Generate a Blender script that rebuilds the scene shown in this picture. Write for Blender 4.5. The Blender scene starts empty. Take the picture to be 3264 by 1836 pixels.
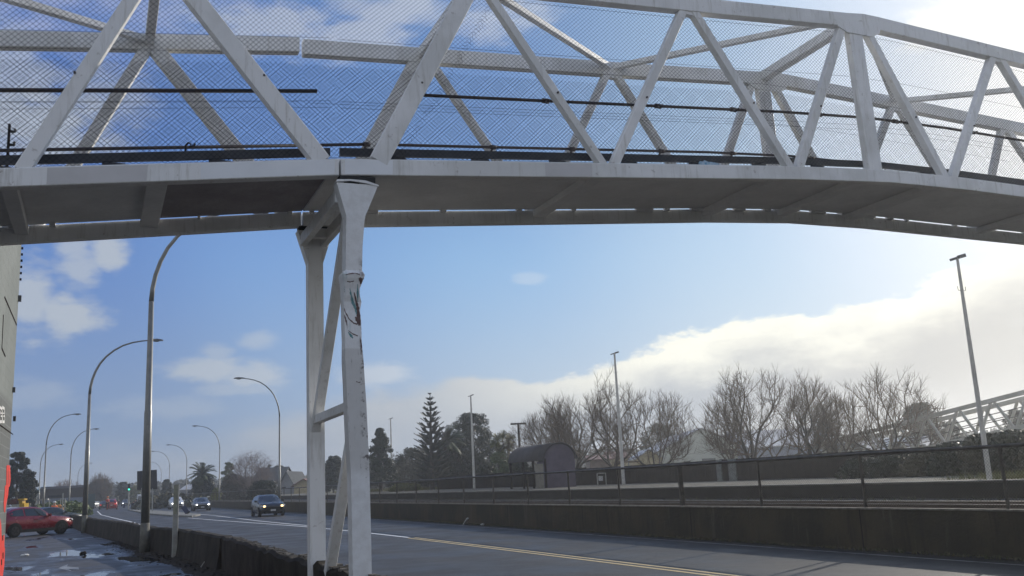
import bpy, math, random
from mathutils import Vector, Matrix, noise
R = math.radians
sc = bpy.context.scene
COL = sc.collection

# ------------------------------------------------------------------ camera
FPX, CX, CY, EYE = 3000.0, 1632.0, 918.0, 1.75      # focal length and centre in photo pixels, eye height
_d = Vector((310 - CX, 1593 - CY, FPX)).normalized()            # road direction seen by the camera (x right, y down, z fwd)
_p = Vector((1310 - CX, 1543 - CY, FPX))
_n = _d.cross(_p).normalized()
if _n.y > 0: _n = -_n
_x = _d.cross(_n)
if _x.x < 0: _x = -_x
ROT = Matrix((_x, _d, _n))                                      # camera -> world
cam = bpy.data.cameras.new('camera')
cam.sensor_width = 36; cam.lens = 36 * FPX / 3264; cam.clip_end = 6000; cam.clip_start = 0.1
cam_o = bpy.data.objects.new('camera', cam); COL.objects.link(cam_o)
cx_, cy_, cz_ = ROT @ Vector((1, 0, 0)), ROT @ Vector((0, -1, 0)), ROT @ Vector((0, 0, -1))
M = Matrix((cx_, cy_, cz_)).transposed().to_4x4(); M.translation = (0, 0, EYE)
cam_o.matrix_world = M
sc.camera = cam_o
def ray(px, py): return ROT @ Vector((px - CX, py - CY, FPX))
def gz(px, py, z=0.0):
    v = ray(px, py); t = (z - EYE) / v.z; return Vector((v.x * t, v.y * t, z))
def gy(px, py, Y):
    v = ray(px, py); t = Y / v.y; return Vector((v.x * t, Y, v.z * t + EYE))
def gx(px, py, X):
    v = ray(px, py); t = X / v.x; return Vector((X, v.y * t, v.z * t + EYE))
def gd(px, py, D):                                              # a point D metres in front of the camera plane
    v = ray(px, py) * (D / FPX); return Vector((v.x, v.y, v.z + EYE))
def azel(px, py):
    v = ray(px, py).normalized(); return math.atan2(v.x, v.y), math.asin(v.z)

# ------------------------------------------------------------------ sun and exposure
SUN_AZ, SUN_EL = R(63), R(21)
sd = Vector((math.sin(SUN_AZ) * math.cos(SUN_EL), math.cos(SUN_AZ) * math.cos(SUN_EL), math.sin(SUN_EL)))
sl = bpy.data.lights.new('sun', 'SUN'); sl.energy = 3.2; sl.angle = R(0.5); sl.color = (1.0, 0.93, 0.82)
so = bpy.data.objects.new('sun', sl); COL.objects.link(so)
so.rotation_euler = sd.to_track_quat('Z', 'Y').to_euler()
sc.view_settings.view_transform = 'Standard'; sc.view_settings.look = 'None'
sc.view_settings.exposure = 0.5; sc.view_settings.gamma = 1.0

# ------------------------------------------------------------------ node helper
class NT:
    def __init__(s, tree): s.t = tree
    def n(s, typ, **kw):
        o = s.t.nodes.new(typ)
        for k, v in kw.items():
            if k == 'inp':
                for i, val in v.items():
                    if isinstance(val, bpy.types.NodeSocket): s.t.links.new(val, o.inputs[i])
                    else: o.inputs[i].default_value = val
            else: setattr(o, k, v)
        return o
    def m(s, op, a, b=None, c=None, clamp=False):
        o = s.t.nodes.new('ShaderNodeMath'); o.operation = op; o.use_clamp = clamp
        for i, v in enumerate((a, b, c)):
            if v is None: continue
            if isinstance(v, bpy.types.NodeSocket): s.t.links.new(v, o.inputs[i])
            else: o.inputs[i].default_value = v
        return o.outputs[0]
    def step(s, v, a, b, lo=0.0, hi=1.0):
        o = s.n('ShaderNodeMapRange', interpolation_type='SMOOTHSTEP', inp={0: v, 1: a, 2: b, 3: lo, 4: hi}); return o.outputs[0]
    def mix(s, f, a, b, blend='MIX'):
        o = s.t.nodes.new('ShaderNodeMix'); o.data_type = 'RGBA'; o.blend_type = blend
        for i, v in ((0, f), (6, a), (7, b)):
            if isinstance(v, bpy.types.NodeSocket): s.t.links.new(v, o.inputs[i])
            elif i == 0: o.inputs[0].default_value = v
            else: o.inputs[i].default_value = (*v, 1) if len(v) == 3 else v
        return o.outputs[2]
    def noise(s, vec, scale, detail=4, rough=0.55, w=0.0):
        o = s.n('ShaderNodeTexNoise', inp={'Scale': scale, 'Detail': detail, 'Roughness': rough})
        if vec is not None: s.t.links.new(vec, o.inputs['Vector'])
        return o.outputs[0]

# ------------------------------------------------------------------ sky
w = bpy.data.worlds.new('World'); sc.world = w; w.use_nodes = True
wt = w.node_tree; wt.nodes.clear(); g = NT(wt)
tc = g.n('ShaderNodeTexCoord').outputs['Generated']
sky = g.n('ShaderNodeTexSky', sky_type='NISHITA', sun_disc=False, sun_elevation=SUN_EL, sun_rotation=SUN_AZ,
          air_density=1.0, dust_density=1.2, ozone_density=2.2)
sx = g.n('ShaderNodeSeparateXYZ', inp={0: tc})
X_, Y_, Z_ = sx.outputs
el = g.m('MULTIPLY', g.m('ARCSINE', Z_), 57.29578)
az = g.m('MULTIPLY', g.m('ARCTAN2', X_, Y_), 57.29578)
# stretched coordinates for layered cloud
ae = g.n('ShaderNodeCombineXYZ', inp={0: az, 1: g.m('MULTIPLY', el, 2.2), 2: 0.0}).outputs[0]
den = g.m('ADD', g.m('MAXIMUM', Z_, 0.0), 0.12)
pl = g.n('ShaderNodeCombineXYZ', inp={0: g.m('DIVIDE', X_, den), 1: g.m('DIVIDE', Y_, den), 2: 0.0}).outputs[0]
n_lo = g.noise(ae, 0.055, 5, 0.55); n_hi = g.noise(ae, 0.22, 6, 0.6); n_pl = g.noise(pl, 1.1, 6, 0.6); n_pl2 = g.noise(pl, 3.1, 6, 0.62)
dot = g.n('ShaderNodeVectorMath', operation='DOT_PRODUCT', inp={0: tc, 1: sd}).outputs['Value']
glow = g.m('POWER', g.m('MAXIMUM', dot, 0.0), 7.0)
glow2 = g.m('POWER', g.m('MAXIMUM', dot, 0.0), 2.2)
base = sky.outputs[0]
def V3(r, gg, b, k=1.0): return (r * k, gg * k, b * k)
rp_ = g.n('ShaderNodeValToRGB', inp={0: dot}); cr = rp_.color_ramp; cr.interpolation = 'EASE'
STOPS = [(.0, (5.2, 5.5, 6.2)), (.16, (4.4, 4.9, 5.8)), (.36, (.85, 1.78, 4.6)), (.48, (.90, 1.90, 4.75)), (.62, (1.35, 2.75, 5.6)), (.78, (1.95, 3.7, 6.2)), (.90, (3.0, 4.6, 6.4)), (.965, (4.1, 5.2, 6.7)), (1.0, (6.2, 6.5, 7.0))]  # lowest stops: unseen sky behind the camera, brightened as added fill
cr.elements[0].position = STOPS[0][0]; cr.elements[0].color = (*[v / 10 for v in STOPS[0][1]], 1); cr.elements[1].position = 1.0; cr.elements[1].color = (*[v / 10 for v in STOPS[-1][1]], 1)
for p_, c_ in STOPS[1:-1]: e_ = cr.elements.new(p_); e_.color = (*[v / 10 for v in c_], 1)
tint = g.mix(1.0, rp_.outputs[0], (10, 10, 10), 'MULTIPLY')
c = g.mix(.78, base, tint)
hz = g.step(el, 15.0, -1.0, 0.0, 0.85)
c = g.mix(hz, c, g.mix(g.step(dot, .45, .95), V3(2.25, 2.95, 4.0), V3(5.2, 5.6, 6.0)))
deep = g.m('MULTIPLY', g.step(el, 12.5, 21.0), g.step(dot, .97, .78)); c = g.mix(g.m('MULTIPLY', g.m('MULTIPLY', deep, g.step(dot, .30, .40)), .55), c, V3(1.0, 1.80, 4.5))
# high broken cloud behind the truss
azl = g.step(az, 34.0, 20.0)
hiw = g.m('MULTIPLY', g.step(el, 19.5, 25.5), g.step(g.m('ADD', n_pl, g.m('MULTIPLY', g.m('SUBTRACT', n_pl2, 0.5), 0.35)), 0.49, 0.68))
hiw = g.m('MULTIPLY', hiw, g.m('ADD', g.m('MULTIPLY', azl, 0.72), 0.06))
c = g.mix(hiw, c, V3(4.3, 4.6, 5.9))
# separate cumulus: azimuth, elevation, half widths, strength
BL = [(220, 1000, 1.9, 1.5, .85), (95, 960, 1.5, 2.2, .8), (250, 860, 1.3, 1.7, .7), (345, 800, 1.1, 1.2, .85), (640, 1175, 2.6, .75, .75),
      (830, 1195, 2.3, .85, .7), (690, 1130, .9, .7, .45), (825, 1085, 1.3, .5, .45), (1180, 1195, 2.2, .75, .55), (760, 1240, 2.5, .4, .4), (120, 1250, 2.2, .9, .28),
      (520, 1300, 3.2, .7, .28), (2990, 75, 1.7, 1.1, .9), (2945, 125, 1.4, .8, .6), (3070, 10, 1.4, 1.0, .75), (1690, 885, 1.0, .35, .22),
      (130, 380, 4.5, 2.6, .8), (330, 300, 3.5, 1.8, .5), (60, 250, 4.0, 2.2, .6), (900, 90, 6.0, 1.5, .55), (1130, 120, 4.0, 1.5, .5), (1580, 60, 4.0, 1.1, .4), (1250, 30, 5, 1.0, .5), (30, 430, 3.0, 2.5, .6)]
nw = g.m('SUBTRACT', n_hi, 0.5); nw2 = g.m('SUBTRACT', g.noise(ae, 0.6, 5, 0.6), 0.5)
tot = None
for bx, by, hw, hh, st in BL:
    a0, e0 = (math.degrees(t) for t in azel(bx, by))
    da = g.m('DIVIDE', g.m('SUBTRACT', az, a0), hw * 1.25); de = g.m('DIVIDE', g.m('SUBTRACT', el, e0), hh * 1.25)
    r2 = g.m('ADD', g.m('MULTIPLY', da, da), g.m('MULTIPLY', de, de))
    v = g.m('ADD', g.m('SUBTRACT', 1.0, g.m('SQRT', r2)), g.m('ADD', g.m('MULTIPLY', nw, 1.9), g.m('MULTIPLY', nw2, 0.9)))
    s_ = g.step(v, -0.05, 0.75, 0.0, st)
    tot = s_ if tot is None else g.m('MAXIMUM', tot, s_)
c = g.mix(tot, c, g.mix(g.step(dot, .5, .95), V3(4.0, 4.4, 4.9), V3(8.2, 8.2, 8.0)))
# the long bank above the horizon, its top as a curve over azimuth
fc = g.n('ShaderNodeFloatCurve', inp={1: g.m('DIVIDE', g.m('ADD', az, 10.0), 80.0)})
cv = fc.mapping.curves[0]
prof = [(0.0, 3.4), (0.10, 3.6), (0.20, 4.4), (0.28, 5.6), (0.36, 6.1), (0.43, 6.2), (0.49, 6.8), (0.53, 8.0), (0.60, 8.8), (0.68, 9.0), (0.74, 10.4), (0.80, 11.6), (1.0, 13.0)]
cv.points[0].location = (0, prof[0][1] / 20); cv.points[1].location = (1, prof[-1][1] / 20)
for p in prof[1:-1]: cv.points.new(p[0], p[1] / 20)
fc.mapping.update()
top = g.m('MULTIPLY', fc.outputs[0], 20.0)
dd = g.m('ADD', g.m('SUBTRACT', top, el), g.m('ADD', g.m('MULTIPLY', g.m('SUBTRACT', n_lo, .5), 2.4), g.m('ADD', g.m('MULTIPLY', nw, 1.9), g.m('MULTIPLY', nw2, g.step(az, 20.0, 30.0, 0.1, 1.5)))))
azw = g.step(az, 2.0, 24.0)
edge = g.n('ShaderNodeMapRange', interpolation_type='SMOOTHSTEP', inp={0: dd, 1: 0.0, 2: g.m('SUBTRACT', 3.2, g.m('MULTIPLY', azw, 2.6)), 3: 0.0, 4: 1.0}).outputs[0]
rim = g.m('MULTIPLY', g.step(dd, 4.2, 0.6), g.step(az, 16.0, 36.0, 0.12, 1.0))
bankc = g.mix(azw, V3(2.1, 2.65, 3.6), V3(3.5, 3.85, 4.4))
bankc = g.mix(g.step(az, 26.0, 52.0), bankc, V3(4.7, 4.6, 4.4))
bankc = g.mix(rim, bankc, V3(9.0, 8.8, 7.7))
bankc = g.mix(g.m('MULTIPLY', g.step(n_hi, .42, .65), .18), bankc, V3(5.6, 5.6, 5.5))
c = g.mix(g.m('MULTIPLY', edge, 0.93), c, bankc)
c = g.mix(g.m('MULTIPLY', g.m('POWER', g.m('MAXIMUM', dot, 0.0), 40.0), 0.35), c, V3(9.5, 9.3, 8.6))
bg = g.n('ShaderNodeBackground', inp={0: c, 1: 0.085})
g.n('ShaderNodeOutputWorld', inp={0: bg.outputs[0]})

# ------------------------------------------------------------------ materials
def mat(name, col, rough=0.6, var=0.25, scale=3.0, col2=None, metal=0.0, bump=0.0, bscale=None, fine=0.0, spec=0.5, emis=None, estr=0.0):
    m = bpy.data.materials.new(name); m.use_nodes = True; t = m.node_tree; q = NT(t)
    b = t.nodes['Principled BSDF']; oc = q.n('ShaderNodeTexCoord').outputs['Object']
    n1 = q.noise(oc, scale, 5, 0.6)
    f = q.step(n1, 0.32, 0.70)
    c2 = col2 if col2 else tuple(max(0, x * (1 - var)) for x in col)
    cc = q.mix(f, col, c2)
    if fine > 0:
        n2 = q.noise(oc, scale * 14, 3, 0.7)
        cc = q.mix(q.step(n2, 0.35, 0.7, 0, fine), cc, tuple(x * 0.45 for x in col))
    t.links.new(cc, b.inputs['Base Color'])
    b.inputs['Metallic'].default_value = metal; b.inputs['Specular IOR Level'].default_value = spec
    t.links.new(q.step(n1, 0.2, 0.8, max(0.02, rough - 0.08), min(1, rough + 0.08)), b.inputs['Roughness'])
    if bump > 0:
        nb = q.noise(oc, bscale or scale * 8, 4, 0.7)
        bn = q.n('ShaderNodeBump', inp={'Strength': bump, 'Distance': 0.02, 'Height': nb}); t.links.new(bn.outputs[0], b.inputs['Normal'])
    if emis:
        b.inputs['Emission Color'].default_value = (*emis, 1); b.inputs['Emission Strength'].default_value = estr
    return m
def white_paint():
    m = bpy.data.materials.new('white_steel_paint'); m.use_nodes = True; t = m.node_tree; q = NT(t); b = t.nodes['Principled BSDF']
    oc = q.n('ShaderNodeNewGeometry').outputs['Position']
    n1 = q.noise(oc, 0.9, 4, .6); n2 = q.noise(oc, 9.0, 5, .7)
    mp = q.n('ShaderNodeMapping', inp={0: oc}); mp.inputs['Scale'].default_value = (7, 7, 0.7)
    n3 = q.noise(mp.outputs[0], 2.2, 5, .7)
    cc = q.mix(q.step(n1, .42, .58), (.78, .78, .77), (.66, .66, .64))
    cc = q.mix(q.step(n3, .50, .76, 0, .6), cc, (.42, .40, .35))
    cc = q.mix(q.step(n2, .62, .70, 0, .45), cc, (.20, .15, .11))
    t.links.new(cc, b.inputs['Base Color']); t.links.new(q.step(n2, .3, .7, .38, .6), b.inputs['Roughness'])
    bn = q.n('ShaderNodeBump', inp={'Strength': .12, 'Distance': .01, 'Height': n2}); t.links.new(bn.outputs[0], b.inputs['Normal'])
    return m
def damaged_paint():                                   # the near column: dull patch, scrapes, teal and rust smears
    m = bpy.data.materials.new('scraped_column_paint'); m.use_nodes = True; t = m.node_tree; q = NT(t); b = t.nodes['Principled BSDF']
    po = q.n('ShaderNodeNewGeometry').outputs['Position']; sz = q.n('ShaderNodeSeparateXYZ', inp={0: po}); z = sz.outputs[2]; x = sz.outputs[0]
    n2 = q.noise(po, 9.0, 5, .7)
    mp = q.n('ShaderNodeMapping', inp={0: po}); mp.inputs['Rotation'].default_value = (0, .5, 0); mp.inputs['Scale'].default_value = (16, 5, 2.6)
    n3 = q.noise(mp.outputs[0], 1.6, 6, .72); n4 = q.noise(mp.outputs[0], .7, 4, .6)
    cc = q.mix(q.step(n2, .3, .7), (.76, .77, .77), (.66, .66, .65))
    zz = q.m('ADD', z, q.m('MULTIPLY', n2, .03))
    low = q.m('MULTIPLY', q.step(zz, 3.33, 3.30), q.step(zz, 1.85, 2.0))
    cc = q.mix(q.m('MULTIPLY', low, .7), cc, (.53, .52, .50))
    hit = q.m('MULTIPLY', q.step(z, 3.42, 3.6), q.step(z, 4.22, 4.16))
    cc = q.mix(q.m('MULTIPLY', hit, q.step(n4, .55, .65, 0, .35)), cc, (.25, .42, .45))
    cc = q.mix(q.m('MULTIPLY', hit, q.step(n3, .60, .68, 0, .5)), cc, (.20, .17, .17))
    cc = q.mix(q.m('MULTIPLY', low, q.step(n3, .60, .66, 0, .6)), cc, (.12, .10, .10))
    rightedge = q.m('MULTIPLY', q.step(x, 2.68, 2.74), q.step(n2, .52, .6)); rightedge = q.m('MULTIPLY', rightedge, q.step(z, 1.6, 2.0)); rightedge = q.m('MULTIPLY', rightedge, q.step(z, 4.6, 4.0))
    cc = q.mix(q.m('MULTIPLY', rightedge, .8), cc, (.05, .035, .03))
    t.links.new(cc, b.inputs['Base Color']); b.inputs['Roughness'].default_value = .5
    bn = q.n('ShaderNodeBump', inp={'Strength': .35, 'Distance': .01, 'Height': n3}); t.links.new(bn.outputs[0], b.inputs['Normal'])
    return m
def ground_mat(name, c1, c2, rough_lo, rough_hi, s1, s2, bump, speck=None, puddle=None, bdist=0.02, road=False, spec=.5):
    m = bpy.data.materials.new(name); m.use_nodes = True; t = m.node_tree; q = NT(t); b = t.nodes['Principled BSDF']
    po = q.n('ShaderNodeNewGeometry').outputs['Position']
    n1 = q.noise(po, s1, 5, .6); n2 = q.noise(po, s2, 3, .7); n0 = q.noise(po, s1 * .2, 4, .6)
    cc = q.mix(q.step(n1, .35, .68), c1, c2)
    cc = q.mix(q.step(n0, .4, .66, 0, .45), cc, tuple(v * .62 for v in c1))
    if speck: cc = q.mix(q.step(n2, .60, .70, 0, speck[1]), cc, speck[0])
    b.inputs['Specular IOR Level'].default_value = spec
    if road:                                             # wheel tracks, patch repairs and tar cracks
        sp_ = q.n('ShaderNodeSeparateXYZ', inp={0: po}); tr_ = q.m('SINE', q.m('MULTIPLY', q.m('ADD', sp_.outputs[0], q.m('MULTIPLY', n0, .6)), 3.55))
        cc = q.mix(q.step(tr_, .1, .9, 0, .28), cc, tuple(v * 1.55 for v in c1))
        mp = q.n('ShaderNodeMapping', inp={0: po}); mp.inputs['Scale'].default_value = (.30, .085, 1)
        vo = q.n('ShaderNodeTexVoronoi', inp={0: mp.outputs[0], 'Scale': 1.0}); vo.distance = 'CHEBYCHEV'
        pc = q.n('ShaderNodeSeparateColor', inp={0: vo.outputs['Color']}).outputs[0]
        cc = q.mix(q.step(pc, .80, .82, 0, .40), cc, tuple(v * .6 for v in c1))
        v2 = q.n('ShaderNodeTexVoronoi', feature='DISTANCE_TO_EDGE', inp={0: q.n('ShaderNodeVectorMath', operation='ADD', inp={0: po, 1: q.n('ShaderNodeTexNoise', inp={0: po, 'Scale': .8}).outputs['Color']}).outputs[0], 'Scale': .16})
        cc = q.mix(q.step(v2.outputs[0], .006, .002, 0, .6), cc, (.015, .015, .016))
    ro = q.step(n1, .3, .7, rough_lo, rough_hi)
    h = n2
    if puddle:
        mp = q.n('ShaderNodeMapping', inp={0: po}); mp.inputs['Scale'].default_value = (1.0, .30, 1)
        np_ = q.noise(mp.outputs[0], puddle[0], 5, .55)
        sy = q.n('ShaderNodeSeparateXYZ', inp={0: po}).outputs[1]
        reg = q.m('MULTIPLY', q.step(sy, 19, 24), q.step(sy, 42, 37))
        v = q.m('ADD', np_, q.m('MULTIPLY', reg, puddle[2]))
        pk = q.step(v, puddle[1], puddle[1] + .035)
        damp = q.step(v, puddle[1] - .10, puddle[1])
        cc = q.mix(q.m('MULTIPLY', damp, .5), cc, tuple(x * .35 for x in c1))
        ro = q.m('MULTIPLY', ro, q.m('SUBTRACT', 1.0, q.m('MULTIPLY', damp, .35)))
        ro = q.m('MULTIPLY', ro, q.m('SUBTRACT', 1.0, q.m('MULTIPLY', pk, .93)))
        h = q.m('MULTIPLY', n2, q.m('SUBTRACT', 1.0, pk))
    t.links.new(cc, b.inputs['Base Color']); t.links.new(ro, b.inputs['Roughness'])
    bn = q.n('ShaderNodeBump', inp={'Strength': bump, 'Distance': bdist, 'Height': h}); t.links.new(bn.outputs[0], b.inputs['Normal'])
    return m
def brick_mat():
    m = bpy.data.materials.new('painted_brick'); m.use_nodes = True; t = m.node_tree; q = NT(t); b = t.nodes['Principled BSDF']
    po = q.n('ShaderNodeNewGeometry').outputs['Position']; s = q.n('ShaderNodeSeparateXYZ', inp={0: po})
    v = q.n('ShaderNodeCombineXYZ', inp={0: q.m('ADD', s.outputs[0], s.outputs[1]), 1: s.outputs[2], 2: 0.0}).outputs[0]
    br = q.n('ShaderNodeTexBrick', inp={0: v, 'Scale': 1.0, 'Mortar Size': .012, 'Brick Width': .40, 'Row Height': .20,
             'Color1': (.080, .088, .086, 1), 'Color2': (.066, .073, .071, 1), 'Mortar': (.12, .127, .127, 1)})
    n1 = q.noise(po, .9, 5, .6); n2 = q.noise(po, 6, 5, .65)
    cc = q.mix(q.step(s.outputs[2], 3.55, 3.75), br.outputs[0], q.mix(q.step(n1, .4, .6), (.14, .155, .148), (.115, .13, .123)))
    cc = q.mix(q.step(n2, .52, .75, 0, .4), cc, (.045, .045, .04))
    t.links.new(cc, b.inputs['Base Color']); b.inputs['Roughness'].default_value = .8
    bn = q.n('ShaderNodeBump', inp={'Strength': .6, 'Distance': .012, 'Height': q.m('SUBTRACT', 1.0, br.outputs[1])}); t.links.new(bn.outputs[0], b.inputs['Normal'])
    return m
def leaf_mat(name, c1, c2, scale=1.2, rough=.6):
    m = mat(name, c1, rough, scale=scale, col2=c2, spec=.3); return m
W = white_paint(); WD = damaged_paint()
DECKM = mat('deck_underside', (.80, .80, .80), .8, scale=1.2, col2=(.68, .68, .68), bump=.25, bscale=22, fine=.12)
DECKD = mat('deck_shade_tone', (.36, .33, .35), .75, scale=1.8, col2=(.27, .245, .26), bump=.3, bscale=18, fine=.35)  # darker stretch of the left deck: shade put into the colour
RAILM = mat('black_pipe', (.020, .018, .020), .45, scale=8, col2=(.05, .03, .022))
TOEM = mat('dark_toe_board', (.035, .04, .05), .6, scale=4)
WIRE = mat('dull_dark_wire', (.012, .014, .020), .8, scale=20, spec=.1)
RUBBER = mat('black_rubber', (.02, .02, .02), .8)
GALV = mat('galvanised_pole', (.22, .22, .205), .42, scale=5, col2=(.17, .175, .165), metal=.35, fine=.2)
GALV_FAR = GALV
CONC = mat('pale_concrete', (.42, .42, .39), .85, scale=4, col2=(.30, .30, .27), bump=.2, fine=.35)
WALLM = mat('mossy_wall', (.045, .037, .028), .92, scale=1.6, col2=(.022, .018, .014), bump=.8, bscale=14, fine=.5, spec=.2)
def wall_mat():
    m = bpy.data.materials.new('stained_retaining_wall'); m.use_nodes = True; t = m.node_tree; q = NT(t); b = t.nodes['Principled BSDF']
    po = q.n('ShaderNodeNewGeometry').outputs['Position']; s = q.n('ShaderNodeSeparateXYZ', inp={0: po})
    mp = q.n('ShaderNodeMapping', inp={0: po}); mp.inputs['Scale'].default_value = (1, 3.2, .35)
    n1 = q.noise(po, .8, 5, .6); n2 = q.noise(mp.outputs[0], 1.3, 5, .65); n3 = q.noise(po, 13, 4, .7)
    cc = q.mix(q.step(n1, .35, .65), (.056, .044, .027), (.032, .028, .020))
    cc = q.mix(q.step(n2, .52, .70, 0, .7), cc, (.020, .018, .014)); cc = q.mix(q.step(n2, .42, .30, 0, .45), cc, (.095, .085, .066)); cc = q.mix(q.step(n3, .58, .72, 0, .5), cc, (.03, .035, .015))
    jt = q.m('ABSOLUTE', q.m('SUBTRACT', q.m('FRACT', q.m('DIVIDE', s.outputs[1], 6.1)), .5)); cc = q.mix(q.step(jt, .0035, .0020), cc, (.008, .007, .006))
    t.links.new(cc, b.inputs['Base Color']); b.inputs['Roughness'].default_value = .9; b.inputs['Specular IOR Level'].default_value = .25
    bn = q.n('ShaderNodeBump', inp={'Strength': .6, 'Distance': .02, 'Height': n3}); t.links.new(bn.outputs[0], b.inputs['Normal']); return m
FWALL = wall_mat()
CAPM = mat('wall_coping', (.20, .18, .155), .85, scale=6, col2=(.10, .09, .07), bump=.4, fine=.5)
DIRT = mat('dirt_and_dead_leaves', (.060, .048, .036), .95, scale=5, col2=(.025, .022, .018), bump=1.0, bscale=30, fine=.5, spec=.2)
ASPH = ground_mat('road_asphalt', (.042, .040, .038), (.034, .033, .032), .45, .65, .5, 55, .55, speck=((.26, .26, .26), .5), bdist=.008, road=True, spec=.2)  # pale stone specks, strengthened to put wet sparkle into the colour
PATHM = ground_mat('wet_footpath', (.050, .048, .047), (.032, .031, .032), .5, .72, .9, 45, .6, speck=((.16, .155, .15), .3), puddle=(.62, .61, .075), bdist=.006)
GRAVEL = ground_mat('rail_ballast', (.060, .052, .045), (.034, .030, .027), .6, .85, 1.2, 16, 1.0, speck=((.30, .29, .27), .6), bdist=.05, spec=.3)
PLATM = ground_mat('platform_gravel', (.17, .16, .13), (.10, .095, .08), .8, .95, 1.5, 14, 1.0, speck=((.38, .37, .33), .6), bdist=.04, spec=.12)
EARTH = ground_mat('earth', (.060, .065, .035), (.09, .08, .05), .8, .95, .3, 8, .6)
WHITEL = mat('white_line_paint', (.80, .80, .79), .55, scale=4, col2=(.62, .63, .63), fine=.2)
WORNL = mat('worn_white_paint', (.32, .33, .33), .5, scale=3, col2=(.10, .10, .105), fine=.5)
YELL = mat('yellow_line_paint', (.60, .44, .18), .6, scale=5, col2=(.42, .33, .17), fine=.4)
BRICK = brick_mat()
REDP = mat('red_orange_paint', (.58, .045, .030), .75, scale=3, col2=(.44, .032, .025), fine=.3, spec=.2)
WHP = mat('white_sprayed_paint', (.62, .62, .60), .7, scale=9, col2=(.40, .40, .39))
TIMBER = mat('dark_stained_timber', (.024, .017, .016), .95, scale=2.2, col2=(.014, .011, .011), bump=.4, bscale=12, spec=.1)
PURP = mat('purple_grey_steel', (.10, .082, .115), .65, scale=2, col2=(.078, .066, .09), spec=.3)
PURPR = mat('grey_sheet_roof', (.060, .054, .056), .85, scale=2, col2=(.05, .046, .048), spec=.15)
BEIGE = mat('beige_board', (.22, .20, .16), .8)
GLASS = mat('dark_glass', (.018, .022, .026), .07, spec=.8)
BARK = mat('grey_brown_bark', (.085, .070, .055), .9, scale=4, col2=(.045, .038, .032))
TWIG = mat('bare_twigs', (.14, .095, .060), .9, scale=.6, col2=(.085, .062, .042))
TWIGR = mat('reddish_birch_twigs', (.20, .145, .125), .9, scale=.5, col2=(.14, .11, .10))
L_DARK = leaf_mat('dark_evergreen_leaf', (.016, .024, .014), (.030, .038, .020))
L_PINE = leaf_mat('pine_needles', (.020, .032, .018), (.038, .048, .026), 1.5)
L_NORF = leaf_mat('norfolk_needles', (.028, .036, .026), (.055, .050, .040), 1.0)
L_PALE = leaf_mat('pale_green_leaf', (.12, .15, .055), (.06, .09, .035), .9)
L_OLIV = leaf_mat('olive_brown_leaf', (.070, .065, .036), (.045, .048, .028), .7)
L_YELL = leaf_mat('yellow_green_leaf', (.15, .15, .04), (.08, .09, .03), .9)
L_PALM = leaf_mat('palm_frond', (.035, .050, .022), (.060, .075, .030), .8)
GRASS = leaf_mat('grass_blade', (.13, .14, .05), (.20, .18, .08), .6)
DGRASS = leaf_mat('weeds', (.05, .06, .025), (.10, .085, .045), 3)

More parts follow.
